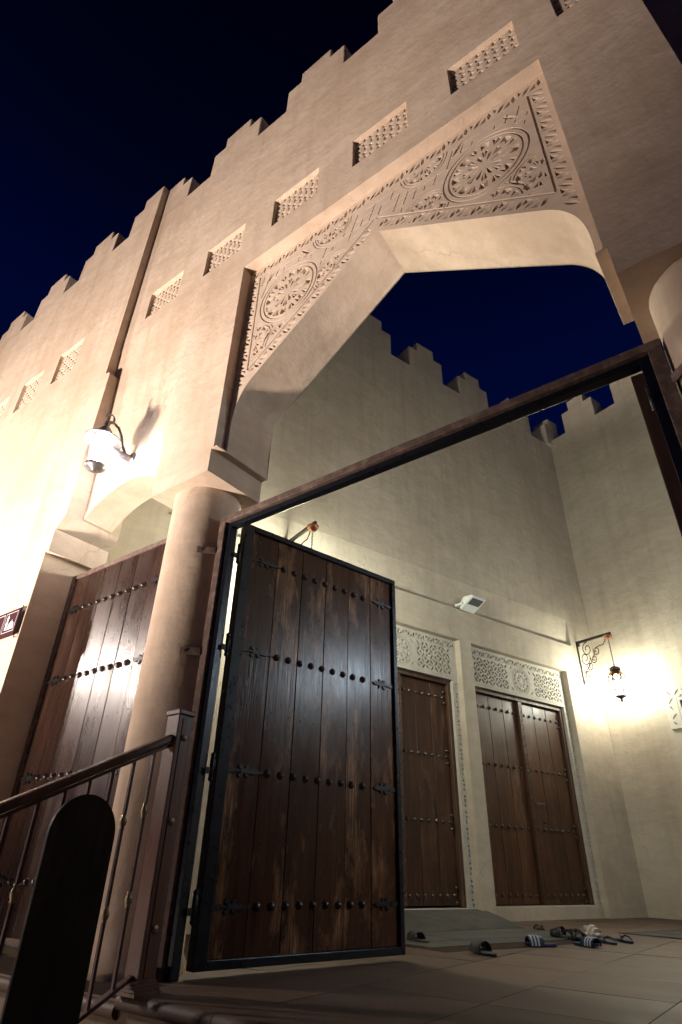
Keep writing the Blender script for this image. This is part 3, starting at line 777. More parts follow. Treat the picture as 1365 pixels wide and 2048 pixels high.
# ------------------------------------------------------------------ gate frame of the portal
gf = thing('gateway', 'rusty brown steel gateway standing between the two portal columns', 'gateway')
ZT = 2.45
def angle_post(x0, x1, side):
    mb = MB().box(x0, x1, 2.225, 2.232, 0.0, ZT - 0.052)
    xi = x0 if side < 0 else x1 - 0.006
    mb.box(xi, xi + 0.006, 2.2325, 2.33, 0.0, ZT - 0.052); return mb
MB().box(-2.697, -2.642, 2.222, 2.30, 0.0, ZT - 0.0475).build('post', 'rusty', gf, 0.004)
MB().box(-2.6415, -2.600, 2.245, 2.298, 0.0, ZT - 0.0485).build('inner_post', 'steel', gf, 0.003)
MB().box(-0.035, 0.022, 2.222, 2.30, 0.0, ZT - 0.0475).build('post', 'rusty', gf, 0.004)
MB().box(-0.078, -0.0355, 2.245, 2.298, 0.0, ZT - 0.0485).build('inner_post', 'steel', gf, 0.003)
lt = MB().box(-2.697, 0.022, 2.222, 2.30, ZT - 0.047, ZT).build('lintel', 'rusty', gf, 0.004)
MB().box(-2.64, -0.036, 2.2205, 2.2225, ZT - 0.029, ZT - 0.021).build('weld_rib', 'rusty', lt)
MB().box(-2.599, -0.079, 2.2455, 2.2975, ZT - 0.082, ZT - 0.0485).build('inner_lintel', 'steel', gf, 0.003)
for z in (2.20, 1.53, 0.9, 0.3):
    for mx in (0, 1):
        pl_ = [(-2.690, 2.2205), (-2.778, 2.137), (-2.774, 2.132), (-2.690, 2.2125)]
        if mx: pl_ = [(-2.675 - x, y) for x, y in pl_]
        bk = MB().prism_xy(pl_, z - 0.022, z + 0.022).build('bracket', 'rusty', gf)
        bx_ = -2.755 if not mx else 0.08
        MB().lathe([(0.008, 0.0), (0.007, -0.005), (0.0, -0.006)], 8, (bx_, 2.152, z), 'y').build('bolt', 'iron', bk)

# ------------------------------------------------------------------ gate leaves
def fleur(flip=1, L=0.235):
    """forged spear-and-leaf strap end, starting at x=0 on the frame and pointing to +x"""
    mb = MB()
    def rel(poly, t=0.008):
        P = [(x * flip, z) for x, z in poly]; mb.prism_xz(P, -t, 0.0)
    rel([(0, -0.013), (0.055, -0.010), (0.055, 0.010), (0, 0.013)])
    rel([(0.055, -0.006), (0.085, -0.005), (0.085, 0.005), (0.055, 0.006)], 0.011)
    for s in (1, -1):
        rel([(0.088, 0.004 * s), (0.070, 0.022 * s), (0.082, 0.036 * s), (0.098, 0.028 * s), (0.106, 0.010 * s)], 0.010)
        rel([(0.112, 0.004 * s), (0.118, 0.026 * s), (0.138, 0.032 * s), (0.136, 0.016 * s), (0.150, 0.003 * s)], 0.010)
    rel([(0.085, -0.012), (0.118, -0.012), (0.150, -0.012), (0.175, -0.013), (L, 0.0), (0.175, 0.013), (0.150, 0.012), (0.085, 0.012)], 0.013)
    return mb
fl_a = fleur(1).mesh('strap_end', 'iron'); fl_b = fleur(-1, 0.20).mesh('strap_end', 'iron')
nail_me = MB().lathe([(0.005, 0.0), (0.004, -0.002), (0.0, -0.0025)], 8, axis='y').mesh('nail', 'iron')
big_stud = MB().lathe([(0.0218, 0.0), (0.022, -0.003), (0.0195, -0.005), (0.018, -0.010), (0.0145, -0.016), (0.008, -0.021), (0.0, -0.0225)], 18, axis='y').mesh('stud', 'stud')
def gate_leaf(root, width, zb, zt_, wood_m, rows, n_pl, s0, s1, frame_mat='steel', fw=0.036, hinges=True, fy=-0.022):
    MB().box(-0.035, fw, fy, 0.045, zb, zt_).build('stile', frame_mat, root, 0.004)
    MB().box(width - fw, width, fy, 0.045, zb, zt_).build('stile', frame_mat, root, 0.004)
    MB().box(fw + 0.0003, width - fw - 0.0003, fy + 0.001, 0.044, zt_ - 0.036, zt_ - 0.0005).build('rail', frame_mat, root, 0.003)
    MB().box(fw + 0.0003, width - fw - 0.0003, fy + 0.001, 0.044, zb + 0.0005, zb + 0.040).build('rail', frame_mat, root, 0.003)
    w = (width - 2 * fw) / n_pl
    for i in range(n_pl):
        a = fw + w * i
        MB().box(0.0016, w - 0.0016, 0, 0.03, zb + 0.0415, zt_ - 0.0375).build('plank', wood_m, root, 0.0025, (a, random.uniform(0, 0.003), 0))
        for z in [0.5 * (p + q) + random.uniform(-0.02, 0.02) for p, q in zip(rows[:-1], rows[1:])]:
            for k in (0.25, 0.78): put('nail', nail_me, root, 0, (a + w * k + random.uniform(-0.012, 0.012), 0.0005, z + random.uniform(-0.03, 0.03)))
    for z in rows:
        for i in range(9): put('stud', big_stud, root, 0, (s0 + (s1 - s0) * i / 8, 0.0015, z + random.uniform(-0.002, 0.002)))
        put('strap_end', fl_a, root, 0, (fw - 0.001, 0.0015, z))
        put('strap_end', fl_b, root, 0, (width - fw + 0.001, 0.0015, z))
    if hinges:
        for z in rows:
            h = MB().lathe([(0.0, -0.075), (0.010, -0.070), (0.015, -0.058), (0.011, -0.05), (0.013, -0.048), (0.013, 0.048), (0.011, 0.05), (0.015, 0.058), (0.010, 0.070), (0.0, 0.075)], 12)
            h.box(-0.040, -0.004, -0.006, 0.004, -0.035, -0.004); h.box(0.004, 0.030, -0.006, 0.004, 0.004, 0.035)
            h.build('hinge', 'iron', root, 0, (-0.058, -0.008, z))
L0 = Vector((-2.572, 2.375, 0)); Ld = Vector((0.327, 1.304))
leaf1 = thing('gate_leaf', 'dark worn plank gate leaf swung open inward, with four rows of iron studs', 'gate', (L0.x, L0.y, 0), atan2(Ld.y, Ld.x), 'plank gate leaves')
gate_leaf(leaf1, 1.345, 0.030, 2.425, 'gate_wood', [2.19, 1.58, 0.905, 0.28], 6, 0.300, 1.022)
leafR = thing('gate_leaf', 'dark gate leaf seen almost edge-on at the right portal column', 'gate', (-0.088, 2.33, 0), radians(93.0), 'plank gate leaves')
gate_leaf(leafR, 1.345, 0.030, 2.36, 'frame_wood', [2.19, 1.58, 0.905, 0.28], 6, 0.300, 1.022, 'frame_wood')
leaf2 = thing('gate_leaf', 'closed reddish plank gate leaf under the wall lamp, lit with a glaring sheen', 'gate', (-4.375, 2.205, 0), 0.0, 'plank gate leaves')
gate_leaf(leaf2, 1.262, 0.035, 2.452, 'gate_wood_b', [2.13, 1.578, 0.925, 0.345], 6, 0.255, 0.975, 'rusty', 0.020, False, -0.010)
for z in (2.19, 1.43, 0.7):
    MB().box(-0.075, -0.0355, -0.030, -0.012, z - 0.02, z + 0.02).build('bracket', 'rusty', leaf2, 0.002)

# ------------------------------------------------------------------ stair railing
XR = -2.455
rl = thing('stair_railing', 'brown stair railing with turned brass collars and a square newel post', 'railing', (XR, 1.96, 0))
np_ = MB().box(-0.045, 0.045, -0.045, 0.045, 0.045, 1.085).build('newel_post', 'rail_wood', rl, 0.004)
MB().box(-0.052, 0.052, -0.052, 0.052, 1.085, 1.110).build('post_cap', 'rail_wood', np_, 0.005)
ft = MB()
for i, (h0, h1) in enumerate(((0.0, 0.012), (0.012, 0.024), (0.024, 0.036), (0.036, 0.048))):
    ft.box(-0.065 + 0.005 * i, 0.065 - 0.005 * i, -0.065 + 0.005 * i, 0.065 - 0.005 * i, h0 + 0.0015, h1 + 0.0015)
ft.build('post_foot', 'rail_wood', np_)
MB().box(0.0455, 0.049, -0.020, 0.020, 0.06, 1.07).build('side_strip', 'rail_wood', np_, 0.001)
for z in (0.98, 0.62, 0.22):
    MB().lathe([(0.016, 0.049), (0.016, 0.053), (0.012, 0.057), (0.0, 0.059)], 14, (0, 0, z), 'x').build('bolt_cap', 'brass', np_)
def rz_(y): return 0.5 * y                     # slope of the stair, y measured from the newel (negative = down)
def sloped(z, w, h, y0, y1, mat, name, par, bev):
    mb = MB().prism_yz([(y0, z + rz_(y0) - h), (y1, z + rz_(y1) - h), (y1, z + rz_(y1)), (y0, z + rz_(y0))], -w / 2, w / 2)
    return mb.build(name, mat, par, bev)
sloped(1.018, 0.052, 0.042, -2.4, -0.046, 'rail_wood', 'handrail', rl, 0.010)
sloped(0.972, 0.030, 0.014, -2.4, -0.046, 'rail_metal', 'rail_flat', rl, 0.001)
sloped(0.090, 0.034, 0.016, -2.4, -0.046, 'rail_metal', 'bottom_rail', rl, 0.002)
collar = MB().lathe([(0.0065, -0.030), (0.012, -0.028), (0.009, -0.020), (0.0135, -0.012), (0.016, 0.0), (0.0135, 0.012), (0.009, 0.020), (0.012, 0.028), (0.0065, 0.030)], 14).mesh('collar', 'brass')
for k in range(12):
    y = -0.121 - 0.1 * k
    bt = MB().box(-0.0065, 0.0065, y - 0.0065, y + 0.0065, 0.0745 + rz_(y) - 0.001, 0.958 + rz_(y) + 0.001).build('baluster', 'rail_metal', rl, 0.0)
    if k not in (2, 3, 4):
        for zz in ((0.654, 0.322) if k != 5 else (0.60, 0.322)): put('collar', collar, bt, 0, (0, y, zz + rz_(y + 0.121) + 0.0))
# dark arched board fixed to the railing
bp = [(1.39, -0.90), (1.685, -0.90), (1.685, 0.545)]
for i in range(1, 20): a = pi * i / 20; bp.append((1.5375 + 0.1475 * cos(a), 0.545 + 0.1475 * sin(a)))
bp.append((1.39, 0.545))
brd = tag(MB().prism_yz([(y, z) for y, z in bp], XR + 0.022, XR + 0.040).build('arched_board', 'board', None, 0.002), 'dark round-topped board fastened upright to the stair railing', 'board')

# ------------------------------------------------------------------ sign
sg = thing('mosque_sign', 'small brown sign with white minaret and dome pictogram on the left wall', 'sign', (-4.42, 1.884, 1.87))
MB().box(-0.62, 0.0, 0.0, 0.008, 0.0, 0.215).build('panel', 'sign', sg, 0.001)
def outline_rect(x0, x1, z0, z1, t):
    mb = MB(); mb.box(x0, x1, -0.0012, 0.0, z0, z0 + t); mb.box(x0, x1, -0.0012, 0.0, z1 - t, z1)
    mb.box(x0, x0 + t, -0.0011, 0.0, z0 + t, z1 - t); mb.box(x1 - t, x1, -0.0011, 0.0, z0 + t, z1 - t); return mb
outline_rect(-0.195, -0.022, 0.038, 0.195, 0.0035).build('border', 'sign_white', sg)
outline_rect(-0.60, -0.215, 0.038, 0.195, 0.0035).build('border', 'sign_white', sg)
pic = MB().prism_xz([(-0.165, 0.06), (-0.138, 0.06), (-0.138, 0.110), (-0.165, 0.110)], -0.0012, 0)
pic.prism_xz([(-0.170, 0.111), (-0.133, 0.111), (-0.133, 0.119), (-0.170, 0.119)], -0.0012, 0)
pic.prism_xz([(-0.162, 0.120), (-0.141, 0.120), (-0.141, 0.150), (-0.162, 0.150)], -0.0012, 0)
pic.prism_xz([(-0.166, 0.151), (-0.137, 0.151), (-0.137, 0.157), (-0.151, 0.183), (-0.166, 0.157)], -0.0012, 0)
pic.build('minaret_pictogram', 'sign_white', sg)
dm = [(-0.125 + 0.0, 0.069)] + [(-0.0835 - 0.0415 * cos(pi * i / 14), 0.069 + 0.052 * sin(pi * i / 14)) for i in range(1, 14)] + [(-0.042, 0.069)]
pd = MB().prism_xz(dm, -0.0012, 0); pd.prism_xz([(-0.132, 0.058), (-0.036, 0.058), (-0.036, 0.065), (-0.132, 0.065)], -0.0012, 0)
pd.prism_xz([(-0.085, 0.1205), (-0.082, 0.1205), (-0.082, 0.136), (-0.085, 0.136)], -0.0012, 0)
pd.build('dome_pictogram', 'sign_white', sg)
sg_r = MB().tube([(-0.004, 0.012, -0.022), (-0.004, 0.012, 0.237)], 0.004, 8).build('fixing_rod', 'lamp_metal', sg)
for z in (-0.01, 0.226): MB().tube([(-0.004, 0.012, z), (-0.004, 0.036, z)], 0.003, 8).build('fixing_pin', 'lamp_metal', sg)

# ------------------------------------------------------------------ facade lamps
def add_point(name, loc, power, colr, rad, parent=None):
    l = bpy.data.lights.new(name, 'POINT'); l.energy = power; l.color = colr; l.shadow_soft_size = rad
    o = bpy.data.objects.new(name, l); COL.objects.link(o); o.location = loc
    if parent is not None: o.parent = parent
    return o
def scroll(c, r0_, r1_, a0, a1, plane='yz', n=28):
    pts = []
    for i in range(n + 1):
        t = i / n; a = a0 + (a1 - a0) * t; r = r0_ + (r1_ - r0_) * t
        p = (c[0], c[1] + r * cos(a), c[2] + r * sin(a)) if plane == 'yz' else (c[0] + r * cos(a), c[1], c[2] + r * sin(a))
        pts.append(p)
    return pts
def wall_lamp(label, wall_xyz, power=P_WALL_LAMP):
    t = thing('wall_lamp', label, 'lamp', wall_xyz, 0.0, 'lantern lamps on the facade')
    # local: wall at y=0, lamp hangs 0.235 in front, z=0 is the plate centre
    yl = -0.235
    MB().lathe([(0.045, 0.0), (0.045, -0.012), (0.030, -0.020), (0.0, -0.022)], 20, (0, 0, 0), 'y').build('wall_plate', 'lamp_metal', t)
    arm = [(0, -0.015, 0.0), (0, -0.06, 0.012), (0, -0.095, 0.055), (0, -0.115, 0.115), (0, -0.15, 0.168), (0, -0.20, 0.185), (0, yl, 0.165)]
    MB().tube(arm, 0.010, 10).build('arm', 'lamp_metal', t)
    MB().tube(scroll((0, yl + 0.004, 0.205), 0.040, 0.022, -1.35, 3.6), [0.010 - 0.006 * i / 28 for i in range(29)], 8).build('scroll_hook', 'lamp_metal', t)
    MB().lathe([(0.0, 0.165), (0.016, 0.162), (0.020, 0.145), (0.014, 0.125), (0.030, 0.110), (0.048, 0.080), (0.056, 0.062), (0.0, 0.060)], 20, (0, yl, 0)).build('crown', 'lamp_metal', t)
    MB().lathe([(0.050, 0.066), (0.080, 0.036), (0.118, 0.012), (0.122, 0.004), (0.118, 0.003), (0.078, 0.028), (0.048, 0.058)], 32, (0, yl, 0)).build('shade', 'milk', t)
    MB().lathe([(0.052, 0.028), (0.066, -0.02), (0.064, -0.09), (0.050, -0.165), (0.045, -0.190)], 28, (0, yl, 0)).build('glass', 'lamp_glass', t)
    t.children[-1].data.polygons.foreach_set('use_smooth', [True] * len(t.children[-1].data.polygons))
    MB().tube([(0.120 * cos(2 * pi * i / 28), yl + 0.120 * sin(2 * pi * i / 28), 0.004) for i in range(28)], 0.0035, 6, True).build('shade_rim', 'lamp_metal', t)
    bs = MB().lathe([(0.0, -0.186), (0.046, -0.188), (0.066, -0.196), (0.067, -0.208), (0.050, -0.216), (0.046, -0.224), (0.020, -0.226), (0.018, -0.236), (0.0, -0.238)], 28, (0, yl, 0)).build('base', 'lamp_metal', t)
    MB().tube([(0.03, yl, -0.222), (0.03, yl, -0.250)], 0.004, 8).build('thumb_screw', 'brass', bs)
    for k in range(3):
        a = 2 * pi * k / 3 + 0.5
        MB().tube([(0.058 * cos(a), yl + 0.058 * sin(a), -0.192), (0.068 * cos(a), yl + 0.068 * sin(a), -0.06), (0.056 * cos(a), yl + 0.056 * sin(a), 0.03)], 0.003, 6).build('stay', 'lamp_metal', t)
    MB().lathe([(0.0, -0.165), (0.018, -0.155), (0.026, -0.12), (0.026, -0.06), (0.018, -0.03), (0.0, -0.02)], 18, (0, yl, 0)).build('bulb', 'bulb_wall', t)
    MB().lathe([(0.026, -0.01), (0.026, -0.075), (0.020, -0.085), (0.020, -0.16), (0.0, -0.165)], 16, (0, 0, -0.012), 'y').build('stub_arm', 'lamp_metal', t)
    t.scale = (1.2, 1.2, 1.2)
    add_point('lamp_light', (0, yl, -0.09), power, C_WALL_LAMP, 0.030, t)
    return t
LAMP_Y = 2.068
wl = wall_lamp('lit lantern wall lamp on a curled bracket above the side gate', (-3.725, LAMP_Y, 3.285))
wl2 = wall_lamp('lit lantern wall lamp further left along the facade', (-6.3, YL, 3.05), 12.0)

# ------------------------------------------------------------------ courtyard lanterns on scroll brackets
def bracket(label, s, zt_, wall=0.0, rot=0.0):
    t = thing('lantern_bracket', label, 'bracket', cw(s, wall, zt_), rzc + rot, 'wrought iron lantern brackets')
    # local: wall y=0, arm along -y
    MB().box(-0.016, 0.016, -0.60, -0.008, -0.018, 0.018).build('arm', 'iron', t, 0.002)
    MB().box(-0.020, 0.020, -0.0078, 0.0, -0.50, 0.02).build('wall_bar', 'iron', t, 0.002)
    MB().box(-0.022, 0.022, -0.040, -0.008, -0.06, -0.0185).build('socket', 'iron', t, 0.003)
    r = 0.006
    def sc_(name, pts): MB().tube(pts, r, 7).build(name, 'iron', t)
    def sp(cy, cz, r0_, turns, a0, dirn=1):
        return [(0, cy + r0_ * (1 - 0.72 * i / 30) * cos(a0 + dirn * turns * 2 * pi * i / 30), cz + r0_ * (1 - 0.72 * i / 30) * sin(a0 + dirn * turns * 2 * pi * i / 30)) for i in range(31)]
    sc_('scroll', sp(-0.165, -0.105, 0.085, 1.35, pi / 2 + 0.2, -1))
    sc_('scroll', sp(-0.105, -0.205, 0.085, 1.35, pi - 0.3, 1))
    sc_('scroll', sp(-0.315, -0.150, 0.055, 1.35, 0.6, -1))
    sc_('scroll', sp(-0.250, -0.235, 0.055, 1.35, 0.4, -1))
    sc_('scroll', sp(-0.165, -0.305, 0.055, 1.35, 0.6, -1))
    sc_('scroll', sp(-0.105, -0.385, 0.048, 1.35, 0.8, -1))
    sc_('scroll_bar', [(0, -0.50, -0.022), (0, -0.485, -0.07), (0, -0.44, -0.105), (0, -0.37, -0.105), (0, -0.30, -0.12), (0, -0.255, -0.20), (0, -0.20, -0.26), (0, -0.14, -0.31), (0, -0.075, -0.36), (0, -0.055, -0.42), (0, -0.03, -0.45), (0, -0.012, -0.495)])
    for ch in t.children:
        if ch.name.startswith(('scroll', 'wall_bar')): ch.scale = (1, 1, 1.32)
    return t
def lantern(label, s, zt_, chain_len=0.30, power=None, colr=C_LANTERN, wall=0.0, rot=0.0):
    power = power or P_LANTERN
    t = thing('hanging_lantern', label, 'lantern', cw(s, wall - 0.545 * (1 if rot == 0 else -1), zt_ - 0.018), rzc + rot, 'courtyard lanterns')
    MB().lathe([(0.0, -0.050), (0.012, -0.048), (0.030, -0.038), (0.045, -0.016), (0.048, -0.004), (0.044, 0.0), (0.0, 0.0)], 20).build('ceiling_cup', 'copper', t)
    n = 11
    lk = [(0.0055 * cos(a), 0, 0.015 * sin(a)) for a in [2 * pi * i / 10 for i in range(10)]]
    lme = MB().tube(lk, 0.0022, 6, True).mesh('chain_link', 'iron')
    for i in range(n): put('chain_link', lme, t, 0, (0, 0, -0.058 - (chain_len - 0.06) * i / (n - 1)), 2, (0, 0, pi / 2 * (i % 2)))
    zc = -chain_len - 0.012          # top of the lantern
    MB().lathe([(0.0, 0.0), (0.006, -0.004), (0.008, -0.016), (0.005, -0.022), (0.012, -0.028), (0.030, -0.034), (0.046, -0.046), (0.052, -0.062), (0.052, -0.084), (0.046, -0.086)], 18, (0, 0, zc)).build('crown', 'iron', t)
    cr = MB()
    for k in range(8):
        a = 2 * pi * k / 8; cr.tube([(0.053 * cos(a) + 0.011 * cos(b_) * -sin(a), 0.053 * sin(a) + 0.011 * cos(b_) * cos(a), zc - 0.056 + 0.013 * sin(b_)) for b_ in [2 * pi * i / 10 for i in range(10)]], 0.003, 5, True)
    cr.build('crown_filigree', 'brass', t)
    MB().lathe([(0.046, -0.084), (0.060, -0.092), (0.068, -0.104), (0.076, -0.118), (0.078, -0.126), (0.0, -0.126)], 6, (0, 0, zc), smooth=False).build('roof', 'copper', t)
    R1, R2, zA, zB, zC = 0.080, 0.088, zc - 0.126, zc - 0.195, zc - 0.285
    for k in range(6):
        a0, a1 = 2 * pi * k / 6, 2 * pi * (k + 1) / 6
        MB().tube([(R1 * cos(a0), R1 * sin(a0), zA), (R2 * cos(a0), R2 * sin(a0), zB), (R1 * cos(a0), R1 * sin(a0), zC)], 0.0045, 6).build('corner_bar', 'iron', t)
        # upper plate with a round hole
        A = Vector((R1 * cos(a0), R1 * sin(a0), zA)); B = Vector((R1 * cos(a1), R1 * sin(a1), zA)); C_ = Vector((R2 * cos(a1), R2 * sin(a1), zB)); D_ = Vector((R2 * cos(a0), R2 * sin(a0), zB))
        mid_ = (A + B + C_ + D_) / 4; ux = (B - A).normalized(); uz = ((A + B) / 2 - (C_ + D_) / 2).normalized()
        ring = [mid_ + ux * cos(2 * pi * i / 16) * 0.033 + uz * sin(2 * pi * i / 16) * 0.029 for i in range(16)]
        per = []
        for i in range(16):
            dd = ux * cos(2 * pi * i / 16) + uz * sin(2 * pi * i / 16); c_, s_ = cos(2 * pi * i / 16), sin(2 * pi * i / 16)
            k_ = min(0.041 / max(abs(c_), 1e-6), 0.0345 / max(abs(s_), 1e-6)); per.append(mid_ + dd * k_)
        MB().add(ring + per, [(i, (i + 1) % 16, 16 + (i + 1) % 16, 16 + i) for i in range(16)]).build('pierced_plate', 'iron', t)
        E_, F_ = Vector((R1 * cos(a0), R1 * sin(a0), zC)), Vector((R1 * cos(a1), R1 * sin(a1), zC))
        MB().add([D_, C_, F_, E_], [(0, 1, 2, 3)]).build('pane', 'frost', t)
    R3, zD = 0.046, zC - 0.052
    MB().lathe([(R1 + 0.004, 0.003), (R1 + 0.006, 0.0), (R1 + 0.004, -0.003), (R1 - 0.004, -0.003), (R1 - 0.004, 0.003), (R1 + 0.004, 0.003)], 6, (0, 0, zC), smooth=False).build('lower_band', 'iron', t)
    for k in range(6):
        a0, a1 = 2 * pi * k / 6, 2 * pi * (k + 1) / 6
        MB().tube([(R1 * cos(a0), R1 * sin(a0), zC), (R3 * cos(a0), R3 * sin(a0), zD)], 0.004, 6).build('corner_bar', 'iron', t)
        MB().add([(R1 * cos(a0), R1 * sin(a0), zC), (R1 * cos(a1), R1 * sin(a1), zC), (R3 * cos(a1), R3 * sin(a1), zD), (R3 * cos(a0), R3 * sin(a0), zD)], [(0, 1, 2, 3)]).build('pane', 'frost', t)
    MB().lathe([(0.0, 0.0), (0.050, -0.001), (0.054, -0.008), (0.040, -0.016), (0.024, -0.022), (0.014, -0.032), (0.010, -0.040), (0.015, -0.047), (0.007, -0.060), (0.0, -0.080)], 12, (0, 0, zD)).build('base_finial', 'iron', t)
    bz = (zB + zC) / 2 + 0.022
    MB().lathe([(0.0, 0.05), (0.014, 0.045), (0.020, 0.02), (0.020, -0.02), (0.014, -0.045), (0.0, -0.05)], 14, (0, 0, bz)).build('bulb', 'bulb_lantern', t)
    t.scale = (1.4, 1.4, 1.4)
    add_point('lantern_light', (0, 0, bz), power, colr, 0.10, t)
    return t
bracket('wrought iron scroll bracket in the corner beside the right courtyard door', 2.156, 3.60)
lantern('lit filigree lantern hanging in the corner beside the right courtyard door', 2.156, 3.60)
bracket('iron bracket tip showing above the open gate leaf', -3.195, 3.64)
lantern('lantern hidden behind the open gate leaf, only its copper cup and chain showing', -3.195, 3.64, 0.30, 95.0)

bracket('iron scroll bracket on the right-hand courtyard wall', -1.0, 3.45, -5.5, pi)
lantern('lit filigree lantern on the right-hand courtyard wall', -1.0, 3.45, 0.30, 66.0, (0.66, 0.82, 1.0), -5.5, pi)

# ------------------------------------------------------------------ floodlight on the ledge
fl = thing('floodlight', 'unlit white floodlight tilted downwards on the ledge between the courtyard doors', 'floodlight', cw(-0.33, 0.0, 3.535), rzc)
MB().prism_yz([(-0.03, -0.03), (-0.27, 0.085), (-0.265, 0.115), (-0.10, 0.135), (-0.03, 0.06)], -0.13, 0.13).build('housing', 'white_enamel', fl, 0.006)
def fq(t_, o_=0.0022): return (-0.03 - 0.24 * t_ - o_ * 0.43, -0.03 + 0.115 * t_ - o_ * 0.9)
MB().add([(-0.105, *fq(0.48)), (0.105, *fq(0.48)), (0.105, *fq(0.93)), (-0.105, *fq(0.93))], [(0, 3, 2, 1)]).build('reflector', 'floodglass', fl)
MB().box(-0.152, -0.134, -0.10, 0.03, 0.030, 0.060).build('yoke', 'white_enamel', fl, 0.003)
MB().box(0.134, 0.152, -0.10, 0.03, 0.030, 0.060).build('yoke', 'white_enamel', fl, 0.003)
MB().box(-0.152, 0.152, 0.0305, 0.05, 0.020, 0.070).build('yoke_back', 'white_enamel', fl, 0.003)

# ------------------------------------------------------------------ footwear
def sole_pts(L=0.27, w=0.10, n=26):
    pts = []
    for i in range(n):
        a = 2 * pi * i / n; x = L / 2 * cos(a)
        ww = w / 2 * (0.86 + 0.16 * cos(a) - 0.10 * cos(2 * a))
        pts.append((x, ww * (abs(sin(a)) ** 0.75) * (1 if sin(a) > 0 else -1)))
    return pts
def sole(L, w, th, mat, root):
    pts = sole_pts(L, w); mb = MB(); n = len(pts)
    lift = lambda x: 0.010 * max(0, x / (L / 2)) ** 2
    vs = [(x * 0.97, y * 0.95, lift(x)) for x, y in pts] + [(x, y, th * 0.5 + lift(x)) for x, y in pts] + [(x * 0.985, y * 0.97, th + lift(x)) for x, y in pts]
    mb.add(vs, [tuple(range(n))[::-1], tuple(range(2 * n, 3 * n))])
    o = len(mb.v) - 3 * n
    mb.f += [(k * n + i, k * n + (i + 1) % n, (k + 1) * n + (i + 1) % n, (k + 1) * n + i) for k in range(2) for i in range(n)]; mb.sm += [True] * (2 * n)
    return mb.build('sole', mat, root, 0.0, (0, 0, 0.0015))
def band(x0, x1, w, h, z0, mat, root, name='strap', th=0.004):
    n = 14; vs = []; fs = []
    for x, sc_ in ((x0, 1.0), ((x0 + x1) / 2, 1.04), (x1, 0.93)):
        for k in range(n + 1):
            a = pi * k / n
            for q in (0, th): vs.append((x, (w / 2 + q) * cos(a), z0 + (h * sc_ + q) * sin(a) ** 0.8 if 0 < k < n else z0 - 0.004))
    R = 2 * (n + 1)
    for i in range(2):
        for k in range(n):
            a = i * R + 2 * k
            fs.append((a + 1, a + 3, a + R + 3, a + R + 1)); fs.append((a, a + R, a + R + 2, a + 2))
    for k in range(n): fs.append((2 * k, 2 * k + 2, 2 * k + 3, 2 * k + 1)); e_ = 2 * R + 2 * k; fs.append((e_, e_ + 1, e_ + 3, e_ + 2))
    return MB().add(vs, fs, True).build(name, mat, root)
SHOE = 0.88
def slide(label, x, y, ang, mat, stripes=False, h=0.058, group='slippers left on the courtyard floor'):
    t = thing('slipper', label, 'slipper', (x, y, 0.001), ang, group)
    sole(0.275, 0.105, 0.021, mat, t)
    b_ = band(-0.010, 0.115, 0.104, h * 0.82, 0.012, mat, t, 'strap', 0.005)
    if stripes:
        for q in (0.030, 0.058, 0.086): band(q, q + 0.014, 0.1145, h * 0.82 + 0.0068, 0.012, 'stripe', t, 'stripe', 0.0012)
    t.scale = (SHOE,) * 3
    return t
def flip(label, x, y, ang, mat, mat2):
    t = thing('flip_flop', label, 'flip flop', (x, y, 0.001), ang, 'slippers left on the courtyard floor')
    sole(0.265, 0.098, 0.018, mat, t)
    for s_ in (-1, 1):
        MB().tube([(0.075, 0, 0.016), (0.070, 0.004 * s_, 0.036), (0.045, 0.022 * s_, 0.048), (0.005, 0.040 * s_, 0.040), (-0.035, 0.046 * s_, 0.016)], [0.005, 0.006, 0.008, 0.007, 0.006], 8).build('thong', mat2, t)
    t.scale = (SHOE,) * 3
    return t
def sandal(label, x, y, ang, mat):
    t = thing('sandal', label, 'sandal', (x, y, 0.001), ang, 'slippers left on the courtyard floor')
    sole(0.27, 0.100, 0.028, mat, t)
    band(0.060, 0.105, 0.095, 0.046, 0.026, mat, t)
    band(-0.005, 0.040, 0.098, 0.066, 0.026, mat, t)
    n = 12; MB().strip([(-0.02 - 0.105 * sin(pi * i / n), 0.046 * cos(pi * i / n), 0.062 + 0.01 * sin(pi * i / n)) for i in range(n + 1)], 0.022, 0.004).build('heel_strap', mat, t)
    t.scale = (SHOE,) * 3
    return t
A = lambda x0, y0, x1, y1: atan2(y1 - y0, x1 - x0)
slide('dark grey slide slipper nearest the open gate leaf', -2.70, 4.66, A(-2.60, 4.60, -2.93, 4.78), 'grey_rubber', False, 0.072)
slide('grey slide slipper lying alone in the middle of the floor', -2.03, 4.335, A(-1.905, 4.259, -2.144, 4.405), 'grey_rubber', False, 0.082)
slide('navy slide with white stripes, left of the heap of sandals', -1.955, 5.13, A(-1.864, 5.215, -2.047, 5.048), 'navy_rubber', True, 0.070)
slide('navy striped slide at the front of the heap of sandals', -1.72, 5.42, A(-1.881, 5.5, -1.576, 5.36), 'navy_rubber', True, 0.062)
flip('small brown flip flop lying apart behind the striped slide', -2.50, 6.56, A(-2.72, 6.85, -2.34, 6.33), 'brown_leather', 'brown_leather')
flip('dark blue flip flop right of the striped slide', -1.66, 5.79, A(-1.79, 5.94, -1.53, 5.66) + pi, 'navy_rubber', 'black_rubber')
flip('dark blue flip flop farthest right in the heap', -1.59, 6.02, A(-1.76, 6.226, -1.50, 5.895) + pi, 'navy_rubber', 'black_rubber')
sandal('black strapped sandal at the left end of the heap', -2.05, 5.89, A(-2.139, 5.885, -1.893, 5.80) + pi, 'black_rubber')
sandal('black strapped sandal standing behind the striped slide', -1.90, 5.78, A(-2.139, 5.885, -1.893, 5.60), 'black_rubber')
